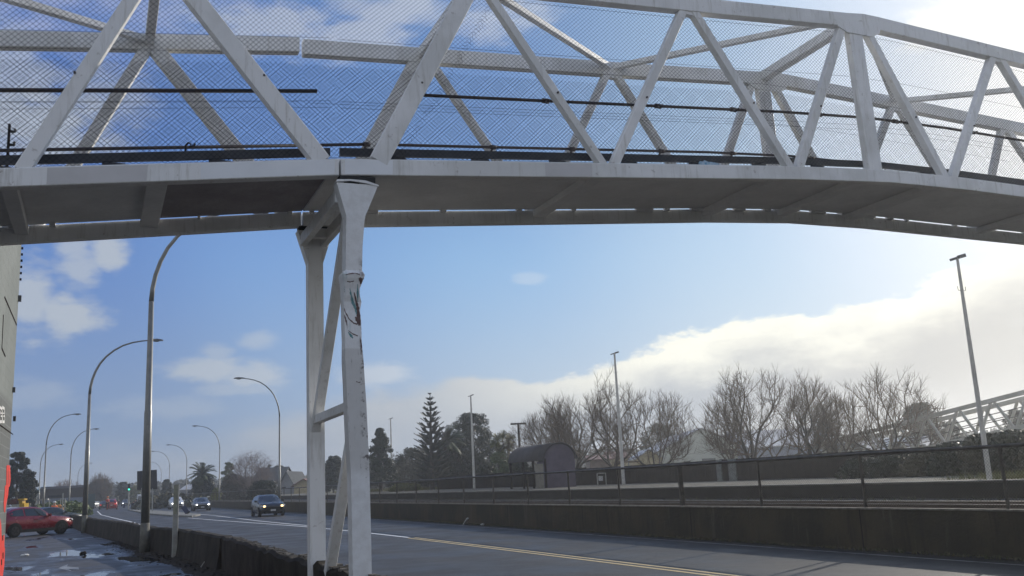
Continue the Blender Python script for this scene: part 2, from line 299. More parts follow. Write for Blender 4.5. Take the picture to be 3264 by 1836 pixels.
# ------------------------------------------------------------------ mesh builder
class MB:
    def __init__(s): s.v = []; s.f = []
    def add(s, vs, fs):
        n = len(s.v); s.v += [tuple(x) for x in vs]; s.f += [tuple(i + n for i in f) for f in fs]
    def box(s, x0, x1, y0, y1, z0, z1):
        s.add([(x0, y0, z0), (x1, y0, z0), (x1, y1, z0), (x0, y1, z0), (x0, y0, z1), (x1, y0, z1), (x1, y1, z1), (x0, y1, z1)],
              [(0, 3, 2, 1), (4, 5, 6, 7), (0, 1, 5, 4), (1, 2, 6, 5), (2, 3, 7, 6), (3, 0, 4, 7)]); return s
    def hexa(s, a, b):                                     # two quads (lists of four points) joined
        s.add(list(a) + list(b), [(3, 2, 1, 0), (4, 5, 6, 7), (0, 1, 5, 4), (1, 2, 6, 5), (2, 3, 7, 6), (3, 0, 4, 7)]); return s
    def obox(s, c, ux, uy, uz):                            # centre and three half axes
        c, ux, uy, uz = map(Vector, (c, ux, uy, uz))
        s.hexa([c - ux - uy - uz, c + ux - uy - uz, c + ux + uy - uz, c - ux + uy - uz], [c - ux - uy + uz, c + ux - uy + uz, c + ux + uy + uz, c - ux + uy + uz]); return s
    def beam(s, p, q, wd, dp, ref=(0, 1, 0), bev=0.006):   # box section: wd across, dp along ref; bevelled corners
        p, q, ref = Vector(p), Vector(q), Vector(ref); d = (q - p).normalized()
        sd_ = d.cross(ref).normalized(); up = sd_.cross(d).normalized(); a, b = wd / 2, dp / 2; e = min(bev, a * .4, b * .4)
        pr = [(-a + e, -b), (a - e, -b), (a, -b + e), (a, b - e), (a - e, b), (-a + e, b), (-a, b - e), (-a, -b + e)]
        vs = [o + sd_ * x + up * y for o in (p, q) for x, y in pr]
        fs = [(i, (i + 1) % 8, 8 + (i + 1) % 8, 8 + i) for i in range(8)] + [tuple(range(7, -1, -1)), tuple(range(8, 16))]
        s.add(vs, fs); return s
    def tube(s, pts, rad, n=8, cap=True):
        pts = [Vector(p) for p in pts]; rs = rad if isinstance(rad, (list, tuple)) else [rad] * len(pts)
        t0 = (pts[1] - pts[0]).normalized(); u = t0.orthogonal().normalized(); vs = []
        for i, p in enumerate(pts):
            t = (pts[min(i + 1, len(pts) - 1)] - pts[max(i - 1, 0)]).normalized()
            u = (u - t * u.dot(t)).normalized(); w_ = t.cross(u)
            vs += [p + (u * math.cos(6.28318 * k / n) + w_ * math.sin(6.28318 * k / n)) * rs[i] for k in range(n)]
        fs = [(i * n + k, i * n + (k + 1) % n, (i + 1) * n + (k + 1) % n, (i + 1) * n + k) for i in range(len(pts) - 1) for k in range(n)]
        if cap: fs += [tuple(range(n - 1, -1, -1)), tuple(range((len(pts) - 1) * n, len(pts) * n))]
        s.add(vs, fs); return s
    def prism(s, poly, ext):                               # planar polygon extruded by a vector
        poly = [Vector(p) for p in poly]; ext = Vector(ext); n = len(poly)
        s.add(poly + [p + ext for p in poly], [tuple(range(n - 1, -1, -1)), tuple(range(n, 2 * n))] + [(i, (i + 1) % n, n + (i + 1) % n, n + i) for i in range(n)]); return s
    def strip(s, left, right):                             # flat ribbon between two polylines
        n = len(left); s.add([*left, *right], [(i, i + 1, n + i + 1, n + i) for i in range(n - 1)]); return s
    def quad(s, c, a, b):
        s.add([c - a - b, c + a - b, c + a + b, c - a + b], [(0, 1, 2, 3)])
    def build(s, name, m, parent=None, smooth=False, origin=None):
        me = bpy.data.meshes.new(name); o_ = Vector(origin) if origin is not None else (parent_origin(parent) if parent else Vector((0, 0, 0)))
        me.from_pydata([tuple(Vector(v) - o_) for v in s.v], [], s.f); me.update()
        if smooth:
            for p in me.polygons: p.use_smooth = True
        if m: me.materials.append(m)
        o = bpy.data.objects.new(name, me); COL.objects.link(o)
        if parent: o.parent = parent
        elif origin is not None: o.location = o_
        return o
def parent_origin(p):
    v = Vector((0, 0, 0))
    while p: v = v + Vector(p.location); p = p.parent
    return v
def tag(o, label, cat, group=None, kind=None):
    if label: o['label'] = label
    if cat: o['category'] = cat
    if group: o['group'] = group
    if kind: o['kind'] = kind
    return o
def thing(name, label, cat, loc=(0, 0, 0), group=None):
    o = bpy.data.objects.new(name, None); o.empty_display_size = .3; COL.objects.link(o); o.location = loc
    return tag(o, label, cat, group)
def structure(o): o['kind'] = 'structure'; return o
def copy_tree(o, loc=None, rz=None, sc_=None, label=None, parent=None):
    c_ = o.copy(); COL.objects.link(c_); c_.parent = parent
    if parent is None:
        if loc is not None: c_.location = loc
        if rz is not None: c_.rotation_euler = (0, 0, rz)
        if sc_ is not None: c_.scale = sc_ if isinstance(sc_, tuple) else (sc_,) * 3
        if label: c_['label'] = label
    for ch in o.children: copy_tree(ch, parent=c_)
    return c_
rnd = random.Random(7)

# ------------------------------------------------------------------ ground, road, footpath
structure(MB().box(-900, 900, -60, 1500, -.6, -.30).build('ground', EARTH))
b = MB(); b.add([(-60, -30, 0), (14.5, -30, 0), (14.5, 60, 0), (14.9, 95, 0), (14.4, 140, 0), (12, 210, 0), (6, 420, 0), (-60, 420, 0)], [tuple(range(8))])
structure(b.build('road', ASPH))
EXL = MB(); EXL.add([(-900, -30, -.05), (-59.9, -30, -.05), (-59.9, 420, -.05), (20, 420, -.05), (20, 1400, -.05), (-900, 1400, -.05)], [(0, 1, 2, 3, 4, 5)])
structure(EXL.build('grass_land', EARTH))
WF = [(2.62, -4), (2.62, 10), (2.62, 22.9), (2.36, 26.5), (2.18, 29.3), (1.62, 33.4), (1.28, 38), (.92, 43), (-.05, 53), (-.9, 64), (-2.3, 84)]   # footpath face of the roadside wall
b = MB(); b.strip([Vector((-8 if y > 21 else -1.8, y, .004)) for x, y in WF], [Vector((x + .05, y, .004)) for x, y in WF])
b.add([(-20, 22, .0035), (-8, 22, .0035), (-8, 84, .0035), (-20, 84, .0035)], [(0, 1, 2, 3)])
structure(b.build('footpath', PATHM))
# roadside wall
def wobble(x, y, a, s=1.0): return a * noise.noise(Vector((x * s, y * s, 3.1)))
def dense(line, step):
    out = []
    for (x0, y0), (x1, y1) in zip(line, line[1:]):
        n = max(1, int(math.hypot(x1 - x0, y1 - y0) / step))
        out += [(x0 + (x1 - x0) * i / n, y0 + (y1 - y0) * i / n) for i in range(n)]
    return out + [line[-1]]
lo = [p for p in WF if p[1] <= 22.9]; hi_ = [(2.60, 22.95)] + [p for p in WF if p[1] > 22.9]
def wall_mesh(line, h, th, step, foot=.0, rag=.03):
    m_ = MB(); pts = dense(line, step); rows = []
    for x, y in pts:
        t_ = wobble(x, y, rag * 2, 1.7) + wobble(x, y, rag, 7)
        rows.append([(x - foot, y, 0), (x - foot * .4 + wobble(x, y, .02, 3), y, h * .45), (x, y, h - .05 + t_), (x + .05, y, h + t_), (x + th - .04, y, h + t_ + wobble(y, x, .03, 5)), (x + th, y, h - .04 + t_), (x + th, y, 0)])
    n = 7; vs = [v for r_ in rows for v in r_]
    fs = [(i * n + k, i * n + k + 1, (i + 1) * n + k + 1, (i + 1) * n + k) for i in range(len(rows) - 1) for k in range(n - 1)]
    fs += [tuple(range(n)), tuple(reversed(range((len(rows) - 1) * n, len(rows) * n)))]
    m_.add(vs, fs); return m_
rw = thing('roadside_wall', 'low dark mossy wall between footpath and road, broken earthy top under the bridge columns', 'wall', (2.62, 10, 0))
wall_mesh(lo, .80, .26, .25).build('wall', WALLM, rw)
wall_mesh(lo, .825, .20, .2, rag=.05).build('coping', CAPM, rw) if False else None
cp = MB(); pts = dense(lo, .22)
for i in range(len(pts) - 1):                                # rubble and soil lying along the top
    x, y = pts[i]
    for k in range(3):
        c0 = Vector((x + .05 + rnd.random() * .18, y + rnd.random() * .22, .80 + wobble(x, y, .06, 1.7) + .004)); s0 = .008 + rnd.random() ** 2 * .035
        cp.obox(c0, (s0, s0 * .2, 0), (-s0 * .2, s0 * .8, 0), (0, s0 * .1, s0 * .35))
cp.build('rubble_top', CAPM, rw)
rw2 = thing('roadside_wall', 'low dark wall curving left behind the street lamps and the leaning concrete post', 'wall', (1.6, 33, 0))
wall_mesh(hi_, .80, .26, .6, foot=.1, rag=.02).build('wall', WALLM, rw2)
# dirt and leaf litter in front of the wall
b = MB(); pts = dense(WF[1:8], .3)
Lp = [Vector((x - .28 - .32 * abs(noise.noise(Vector((x, y * .6, 0)))) - wobble(x, y, .22, 1.3) - (.25 if 20 < y < 33 else 0), y, .009)) for x, y in pts]; Rp = [Vector((x + .04, y, .07 + wobble(x, y, .05, 2))) for x, y in pts]
b.strip(Lp, Rp); structure(b.build('dirt_verge', DIRT))
lf = MB()
for i in range(3200):
    x, y = rnd.choice(pts); c0 = Vector((x - abs(rnd.gauss(0, .28)), y + rnd.uniform(-.15, .15), .02 + rnd.random() * .06)); s0 = rnd.uniform(.012, .04)
    a_ = rnd.random() * 6.28; lf.quad(c0, Vector((math.cos(a_), math.sin(a_), rnd.uniform(-.4, .4))) * s0, Vector((-math.sin(a_), math.cos(a_), rnd.uniform(-.4, .4))) * s0 * .7)
tag(lf.build('leaf_litter', DIRT), 'dead leaves and weeds scattered along the foot of the roadside wall', 'leaf litter', kind='stuff')

# far retaining wall with fence: straight, then curving left
FW = [(14.2, -6), (14.2, 30), (14.2, 55), (14.25, 75), (14.2, 100), (13.9, 130), (13.2, 165), (12.0, 210), (9.5, 270)]
fw = thing('retaining_wall', 'long dark stained concrete retaining wall along the far side of the road', 'wall', (14.2, 25, 0))
m_ = MB(); pts = dense(FW, 1.5); rows = [[(x, y, 0), (x, y, .74), (x + .0, y, .80), (x + .28, y, .80), (x + .28, y, -.25)] for x, y in pts]
vs = [v for r_ in rows for v in r_]; m_.add(vs, [(i * 5 + k, i * 5 + k + 1, (i + 1) * 5 + k + 1, (i + 1) * 5 + k) for i in range(len(rows) - 1) for k in range(4)]); m_.build('wall', FWALL, fw)
m_ = MB()
for (x0, y0), (x1, y1) in zip(pts, pts[1:]): m_.hexa([(x0 - .03, y0, .802), (x0 + .10, y0, .802), (x1 + .10, y1, .802), (x1 - .03, y1, .802)], [(x0 - .03, y0, .835), (x0 + .10, y0, .835), (x1 + .10, y1, .835), (x1 - .03, y1, .835)])
m_.build('coping_strip', CAPM, fw)
m_ = MB()                                                    # weedy gutter at the wall foot
m_.strip([Vector((x - .10 - abs(wobble(x, y, .10, 2)), y, .006)) for x, y in dense(FW, .5)], [Vector((x + .02, y, .03)) for x, y in dense(FW, .5)])
structure(m_.build('gutter', mat('damp_gutter', (.022, .022, .022), .7, scale=5, bump=.4)))
def wall_x(y):
    for (x0, y0), (x1, y1) in zip(FW, FW[1:]):
        if y0 <= y <= y1: return x0 + (x1 - x0) * (y - y0) / (y1 - y0)
    return FW[-1][0]
FENR = mat('rusty_fence_pipe', (.085, .075, .060), .55, scale=6, col2=(.045, .038, .032), metal=.3)
fe = thing('wire_fence', 'rusty pipe and wire mesh fence standing on the far retaining wall', 'fence', (14.3, 25, .8))
ys = [8.5 + 3.33 * i for i in range(62)]
m_ = MB(); m_.tube([Vector((wall_x(y) + .1, y, 1.90 + .012 * math.sin(y))) for y in [2 + 3.33 * i for i in range(66)]], .034, 6).build('top_rail', FENR, fe, True)
for i, y in enumerate(ys):
    wd = .055 if i == 4 else .028
    m_ = MB(); x = wall_x(y) + .1; m_.beam((x, y, .8), (x + rnd.uniform(-.02, .02), y + rnd.uniform(-.02, .02), 1.92 if i != 4 else 1.88), wd * 2, wd * 1.6); m_.build('post', FENR, fe)
m_ = MB(); sp = .062; r0 = .0017
def wires(m_, X, y0, y1, z0, z1, sp, r, along='Y', zf=None):  # chain link as two sets of diagonal wires inside a band
    L = y1 - y0; H = z1 - z0; n = int((L + H) / sp)
    for sgn in (1, -1):
        for i in range(n):
            s0 = y0 - H + i * sp; a_, za = s0, z0; b_, zb = s0 + H, z1
            if a_ < y0: za = z0 + (y0 - a_); a_ = y0
            if b_ > y1: zb = z1 - (b_ - y1); b_ = y1
            if b_ - a_ < .02: continue
            if sgn < 0: za, zb = z0 + z1 - za, z0 + z1 - zb
            if zf:                                          # follow a sloping band
                P_ = [(a_ + (b_ - a_) * t / 4, za + (zb - za) * t / 4) for t in range(5)]
            else: P_ = [(a_, za), (b_, zb)]
            for (u0, v0), (u1, v1) in zip(P_, P_[1:]):
                if zf: v0, v1 = zf(u0, (v0 - z0) / H), zf(u1, (v1 - z0) / H)
                d_ = math.hypot(u1 - u0, v1 - v0); nu, nv = -(v1 - v0) / d_ * r, (u1 - u0) / d_ * r
                q_ = []
                for (u, v) in ((u0, v0), (u1, v1)):
                    for (du, dv, dn) in ((nu, nv, -r * .6), (-nu, -nv, -r * .6), (0, 0, r)):
                        q_.append((X + dn, u + du, v + dv) if along == 'Y' else (u + du, X + dn, v + dv))
                m_.add(q_, [(0, 1, 4, 3), (1, 2, 5, 4), (2, 0, 3, 5)])
wires(m_, 14.3, 9, 58, .86, 1.88, sp, .0016); m_.build('wire_mesh', mat('rusty_fence_wire', (.010, .009, .008), .8, scale=6, spec=.05), fe)

# railway land
RL = [(x + .27, y) for x, y in FW]
b = MB(); b.strip([Vector((x, y, .66)) for x, y in RL], [Vector((21.2 if y < 210 else 18, y, .66)) for x, y in RL])
structure(b.build('railway_bed', GRAVEL))
SLP = mat('concrete_sleeper', (.09, .085, .075), .85); STEEL = mat('rail_steel', (.14, .11, .09), .35, metal=.7)
for tx in (16.2,):
    tk = thing('railway_track', 'single railway track in dark ballast behind the retaining wall', 'railway track', (tx, 40, .66))
    m_ = MB()
    for i in range(180): m_.box(tx - .95, tx + .95, 2 + i * .75, 2.22 + i * .75, .655, .695)
    m_.build('sleepers', SLP, tk)
    for s_ in (-.55, .55): MB().box(tx + s_ - .035, tx + s_ + .035, 0, 205, .70, .83).build('rail', STEEL, tk)
b = MB(); b.add([(21.2, -10, 1.08), (32, -10, 1.08), (32, 230, 1.08), (21.2, 230, 1.08)], [(0, 1, 2, 3)]); b.add([(21.2, -10, .4), (21.2, 230, .4), (21.2, 230, 1.08), (21.2, -10, 1.08)], [(0, 1, 2, 3)])
pf = structure(b.build('platform', PLATM))
structure(MB().box(21.17, 21.195, -10, 230, .4, 1.05).build('platform_face', mat('dark_platform_face', (.024, .020, .016), .9, scale=1, bump=.3)))
structure(MB().box(21.14, 21.45, -10, 230, 1.085, 1.12).build('platform_edge', mat('platform_edge_concrete', (.20, .19, .17), .8, scale=1.5)))
b = MB(); b.add([(32, -60, 1.04), (900, -60, 1.04), (900, 1400, 1.04), (20, 1400, 1.04), (20, 230, 1.04), (32, 230, 1.04)], [tuple(range(6))])
structure(b.build('far_ground', EARTH))

# painted lines
def ribbon(name, pts, wd, m, z=.004):
    l_, r_ = [], []
    for i, p in enumerate(pts):
        a_, c_ = Vector(pts[max(i - 1, 0)]), Vector(pts[min(i + 1, len(pts) - 1)]); t_ = (c_ - a_).normalized(); n_ = Vector((-t_.y, t_.x))
        l_.append(Vector((p[0] - n_.x * wd / 2, p[1] - n_.y * wd / 2, z))); r_.append(Vector((p[0] + n_.x * wd / 2, p[1] + n_.y * wd / 2, z)))
    return structure(MB().strip(l_, r_).build(name, m))
ribbon('lane_line', [(9.62, 31.3), (9.56, 35.1), (9.49, 39.2), (9.2, 46.3), (8.58, 54), (7.6, 66), (6.6, 80)], .13, WHITEL)
ribbon('lane_line', [(9.60, 46.2), (9.35, 52), (9.1, 60), (9.02, 70), (8.9, 84), (8.4, 96)], .13, WHITEL)
ribbon('yellow_line', [(9.72, 31), (9.74, 20), (9.76, -10)], .10, YELL)
ribbon('yellow_line', [(9.50, 31), (9.50, 20), (9.50, -10)], .10, YELL)
ribbon('edge_line', [(13.62, -5), (13.6, 20), (13.55, 38), (13.57, 51), (13.5, 75), (13.4, 100)], .10, WORNL)
ribbon('edge_line', [(3.4, 45), (2.9, 62), (2.38, 78), (1.4, 100), (.47, 123), (.06, 166)], .14, WHITEL)
ribbon('stop_line', [(-3.4, 128), (-1.5, 128), (.2, 128)], .3, WHITEL)
a0 = gz(190, 1811); b = MB()
A = [gz(184, 1811, .008), gz(216, 1799, .008), gz(214, 1806, .008), gz(250, 1808, .008), gz(252, 1815, .008), gz(218, 1814, .008), gz(230, 1821, .008)]
b.add(A, [tuple(range(7))]); structure(b.build('arrow_marking', WORNL))
# traffic island
isl = [gz(*p) for p in ((405, 1626.5), (430, 1632), (470, 1640), (551, 1647), (612, 1649), (640, 1643), (560, 1635), (480, 1629))]
b = MB(); b.prism([Vector((p.x, p.y, .001)) for p in isl], (0, 0, .13)); structure(b.build('traffic_island', mat('island_concrete', (.16, .16, .15), .8, scale=.8, col2=(.10, .10, .09))))

# ------------------------------------------------------------------ footbridge
YN, YF = 10.5, 12.8                                         # front faces of the near and far truss
BC = [(-14, 3.55), (2.50, 5.57), (9.43, 6.10), (11.2, 6.20), (12.9, 6.21), (18.5, 6.10), (30, 5.95)]
TCN = [(-14, 6.15), (2.49, 8.22), (2.53, 8.20), (4.8, 8.36), (8.21, 8.60), (10.75, 8.80), (11.10, 8.84), (11.4, 8.835), (13.15, 8.76), (17.6, 8.56), (30, 8.4)]
def lin(T, x):
    for (x0, z0), (x1, z1) in zip(T, T[1:]):
        if x0 <= x <= x1: return z0 + (z1 - z0) * (x - x0) / (x1 - x0)
    return T[-1][1]
zb = lambda x: lin(BC, x); zt = lambda x: lin(TCN, x)
def chord(xs, zf, h, y0, dp, name, parent, m=W, e=.008):
    m_ = MB(); rows = []
    for x in xs:
        z = zf(x); rows.append([(x, y0 + e, z), (x, y0, z - e), (x, y0, z - h + e), (x, y0 + e, z - h), (x, y0 + dp - e, z - h), (x, y0 + dp, z - h + e), (x, y0 + dp, z - e), (x, y0 + dp - e, z)])
    n = 8; m_.add([v for r_ in rows for v in r_], [(i * n + k, (i + 1) * n + k, (i + 1) * n + (k + 1) % n, i * n + (k + 1) % n) for i in range(len(rows) - 1) for k in range(n)] + [tuple(range(n)), tuple(reversed(range((len(rows) - 1) * n, len(rows) * n)))])
    return m_.build(name, m, parent)
spanL = thing('footbridge_span', 'white truss footbridge span at left, sloping down from the column joint', 'footbridge', (2.4, 11.65, 5.5), 'footbridge spans')
spanM = thing('footbridge_span', 'white truss footbridge span arching over the road, right of the column', 'footbridge', (2.6, 11.65, 5.5), 'footbridge spans')
CD, CH = .15, .205                                          # chord depth in Y and height
nl = [(-4.1, 0), (-.78, 0), (2.42, 0)]
for (Y0, near) in ((YN, True), (YF, False)):
    chord([-14, -8, -3, 2.485], zb, CH, Y0, CD, 'bottom_chord', spanL)
    chord([-14, -8, -3, 2.475], zt, .225, Y0, CD, 'top_chord', spanL)
    chord([2.515, 3.2, 5, 7.5, 9.43, 11.2, 12.9, 18.5, 30], zb, CH, Y0, CD, 'bottom_chord', spanM)
    chord([2.535, 4.8, 8.21, 10.75, 11.1, 11.4, 13.15, 17.6, 30], zt, .235, Y0, CD, 'top_chord', spanM)
    dy = Y0 + .068
    def mem(x0, x1, wd, par, dp=.115, nm='truss_diagonal', y=dy):
        m_ = MB(); m_.beam((x0, y, zb(x0) - .02), (x1, y, zt(x1) - .2), wd, dp); return m_.build(nm, W, par)
    mem(-.84, .40, .15, spanL); mem(2.30, .52, .205, spanL, .13)
    mem(-1.1, -2.6, .15, spanL); mem(-4.3, -2.75, .15, spanL)
    mem(2.98, 4.28, .225, spanM, .14, 'end_post')
    mem(6.10, 4.50, .11, spanM); mem(6.26, 7.63, .125, spanM); mem(9.28, 7.80, .125, spanM); mem(9.44, 10.66, .13, spanM)
    m_ = MB(); m_.beam((10.93, dy, zb(10.93) - .02), (10.88, dy, zt(10.9) - .2), .27, .12); m_.build('truss_post', W, spanM)
    mem(12.44, 11.12, .13, spanM); mem(12.60, 14.0, .13, spanM); mem(15.75, 14.18, .13, spanM); mem(15.92, 17.0, .13, spanM); mem(18.9, 17.15, .13, spanM); mem(19.05, 20.3, .13, spanM)
    # gusset under the crown of the top chord
    m_ = MB(); z_ = zt(10.9) - .235; m_.prism([(10.47, Y0 - .004, z_ + .06), (11.42, Y0 - .004, z_ + .06), (11.38, Y0 - .004, z_ - .05), (11.2, Y0 - .004, z_ - .13), (10.7, Y0 - .004, z_ - .13), (10.52, Y0 - .004, z_ - .05)], (0, .03, 0)); m_.build('gusset_plate', W, spanM)
    for x in (4.39, 7.72, 14.08, 17.08):
        m_ = MB(); z_ = zt(x) - .235; m_.prism([(x - .2, Y0 + .02, z_ + .03), (x + .2, Y0 + .02, z_ + .03), (x + .12, Y0 + .02, z_ - .05), (x - .12, Y0 + .02, z_ - .05)], (0, .09, 0)); m_.build('gusset_plate', W, spanM)
    # bolt ends on the diagonals
    m_ = MB()
    if near:
        for px, py in ((238, 231), (842, 240), (1345, 264), (1778, 295), (2062, 310), (2403, 328), (2617, 338), (2920, 373), (3105, 401)):
            p = gy(px, py, YN + .006); MB().tube([p - Vector((0, .012, 0)), p + Vector((0, .02, 0))], .014, 8).build('bolt', RAILM, spanM if px > 1100 else spanL)
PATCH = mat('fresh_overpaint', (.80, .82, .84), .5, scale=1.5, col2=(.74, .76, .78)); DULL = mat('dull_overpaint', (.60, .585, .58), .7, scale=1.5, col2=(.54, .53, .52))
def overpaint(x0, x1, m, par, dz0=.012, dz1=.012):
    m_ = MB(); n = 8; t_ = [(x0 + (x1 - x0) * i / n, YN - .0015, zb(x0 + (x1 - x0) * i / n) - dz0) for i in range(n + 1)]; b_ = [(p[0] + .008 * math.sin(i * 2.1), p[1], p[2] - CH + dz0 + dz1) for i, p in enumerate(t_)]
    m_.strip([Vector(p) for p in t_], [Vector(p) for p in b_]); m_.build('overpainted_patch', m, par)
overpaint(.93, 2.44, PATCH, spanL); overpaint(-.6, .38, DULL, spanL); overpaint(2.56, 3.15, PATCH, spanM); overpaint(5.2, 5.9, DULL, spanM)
# walkway deck seen from below, with gap along the far chord
def deck(xs, m, name, par, y1=12.776):
    m_ = MB(); n = len(xs); top = [(x, YN + CD + .003, zb(x) + .052) for x in xs]; t2 = [(x, y1, zb(x) + .052) for x in xs]
    lo_ = [(x, YN + CD + .003, zb(x) + .004) for x in xs]; l2 = [(x, y1, zb(x) + .004) for x in xs]
    m_.add(top + t2 + lo_ + l2, [(i, i + 1, n + i + 1, n + i) for i in range(n - 1)] + [(2 * n + i, 3 * n + i, 3 * n + i + 1, 2 * n + i + 1) for i in range(n - 1)]
           + [(n + i, n + i + 1, 3 * n + i + 1, 3 * n + i) for i in range(n - 1)] + [(i, 2 * n + i, 2 * n + i + 1, i + 1) for i in range(n - 1)] + [(0, n, 3 * n, 2 * n), (n - 1, 3 * n - 1, 4 * n - 1, 2 * n - 1)])
    return m_.build(name, m, par)
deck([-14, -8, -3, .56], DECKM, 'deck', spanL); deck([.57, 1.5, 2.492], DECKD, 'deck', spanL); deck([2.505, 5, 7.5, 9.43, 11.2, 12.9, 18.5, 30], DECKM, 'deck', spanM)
# plugs that interrupt the light gap
m_ = MB()
xx = 2.6
while xx < 19: 
    l_ = rnd.uniform(.03, .09) * (4 if rnd.random() < .18 else 1); MB().box(xx, xx + l_, 12.74, 12.815, zb(xx) - .03, zb(xx) + .02).build('deck_clip', DECKM, spanM); xx += rnd.uniform(.45, 1.3)
m_ = MB(); xx = -5
while xx < 2.3:
    l_ = rnd.uniform(.03, .07); MB().box(xx, xx + l_, 12.74, 12.815, zb(xx) - .03, zb(xx) + .02).build('deck_clip', DECKM, spanL); xx += rnd.uniform(.4, 1.2)
for x, wd, par in ((-.98, .16, spanL), (-4, .16, spanL), (.50, .22, spanL), (6.18, .20, spanM), (9.36, .22, spanM), (10.95, .20, spanM), (12.5, .24, spanM), (15.8, .22, spanM), (19, .2, spanM)):
    m_ = MB(); z_ = zb(x) - .004; m_.beam((x, YN + CD - .01, z_ - .055), (x, YF + .01, z_ - .055), wd, .10, (0, 0, 1)); m_.build('deck_cross_beam', DECKM, par)
# overhead bracing between the two top chords
def over(xn, xf, wd, par, nm='overhead_brace', dp=.09):
    m_ = MB(); m_.beam((xn, YN + CD - .02, zt(xn) - .09), (xf, YF + .02, zt(xf) - .09), wd, dp, (0, 0, 1)); return m_.build(nm, W, par)
over(.44, .44, .12, spanL, 'overhead_cross_beam', .14); over(-2.9, .40, .10, spanL)
over(4.35, 4.37, .16, spanM, 'overhead_cross_beam', .14); over(4.45, 7.66, .095, spanM); over(10.6, 7.76, .095, spanM)
over(10.92, 10.92, .17, spanM, 'overhead_cross_beam', .16); over(17.0, 14.1, .095, spanM); over(11.2, 14.05, .095, spanM); over(-3, -3, .12, spanL, 'overhead_cross_beam', .12)
over(2.47, .52, .08, spanL) if False else None
# handrails, toe boards
def rail(xs, dz, y, r, par, m=RAILM, nm='handrail'):
    return MB().tube([(x, y, zb(x) + dz) for x in xs], r, 8).build(nm, m, par, True)
rail([-13, -5, 2.29], .965, YN + .27, .026, spanL); rail([-13, -5, 3.42], .985, YF - .10, .024, spanL) 
rail([3.40, 6, 9.43, 11.2, 12.9, 18.5, 28], .965, YN + .27, .023, spanM); rail([3.7, 6, 9.43, 11.2, 12.9, 18.5, 28], .985, YF - .10, .023, spanM)
def bracket(x, y, yk, dz, par):
    m_ = MB(); z_ = zb(x) + dz; m_.tube([(x - .05, y, z_), (x + .05, y, z_)], .036, 8); m_.tube([(x, y, z_), (x - .02, (y + yk) / 2, z_ - .06), (x - .02, yk, z_ - .05)], .018, 6); m_.build('rail_bracket', RAILM, par, True)
for x in (5.40, 7.20, 8.52, 10.15, 11.75, 13.45, 15.0, 16.6): bracket(x, YN + .27, YN + .12, .965, spanM)
for x in (3.42, 5.42, 6.80, 8.48, 9.95, 11.7, 13.5, 15.0): bracket(x, YF - .10, YF + .03, .985, spanM)
def toe(xs, y, par, dz=.14, h=.10):
    m_ = MB(); n = len(xs); a_ = []
    for x in xs: z = zb(x) + dz; a_.append([(x, y, z), (x, y, z + h), (x, y + .045, z + h), (x, y + .045, z)])
    m_.add([v for r_ in a_ for v in r_], [(i * 4 + k, i * 4 + (k + 1) % 4, (i + 1) * 4 + (k + 1) % 4, (i + 1) * 4 + k) for i in range(n - 1) for k in range(4)] + [(3, 2, 1, 0), tuple(range((n - 1) * 4, n * 4))]); m_.build('toe_board', TOEM, par)
    m_ = MB(); x = xs[0] + .6
    while x < min(xs[-1] - .3, 19): z = zb(x); MB().box(x, x + .24, y + .004, y + .04, z - .03, z + dz + .002).build('toe_board_spacer', TOEM, par); x += 1.12
toe([-13, -5, 2.44], YN + .24, spanL, .12, .10); toe([2.56, 5, 9.43, 11.2, 12.9, 18.5, 28], YN + .24, spanM, .12, .10)
# wire mesh panels
def zmesh(lo_off, hi_off):
    return lambda x, t: (zb(x) + lo_off) * (1 - t) + (zt(x) - hi_off) * t
m_ = MB(); wires(m_, YN + .19, -3.6, 2.505, 5.0, 7.7, .066, .0019, 'X', zmesh(.0, .05)); m_.build('wire_mesh', WIRE, spanL)
m_ = MB(); wires(m_, YF - .03, -3.6, 2.505, 5.0, 7.4, .066, .0016, 'X', zmesh(.02, .42)); m_.build('wire_mesh', WIRE, spanL)
m_ = MB(); wires(m_, YN + .19, 2.508, 17, 5.0, 7.7, .066, .0019, 'X', zmesh(.0, .22)); m_.build('wire_mesh', WIRE, spanM)
m_ = MB(); wires(m_, YF - .03, 2.508, 20, 5.0, 7.4, .066, .0016, 'X', zmesh(.02, .42)); m_.build('wire_mesh', WIRE, spanM)
for par, x0, x1 in ((spanL, -3.6, 2.44), (spanM, 2.56, 17)):
    m_ = MB()
    for t in (.30, .335, .68, .995):
        for yy in (YN + .185, YF - .035): 
            xs_ = [x0 + (x1 - x0) * i / 14 for i in range(15)]; m_.tube([(x, yy, zmesh(0, .25)(x, t)) for x in xs_], .0022, 4)
    m_.build('tension_wire', WIRE, par)
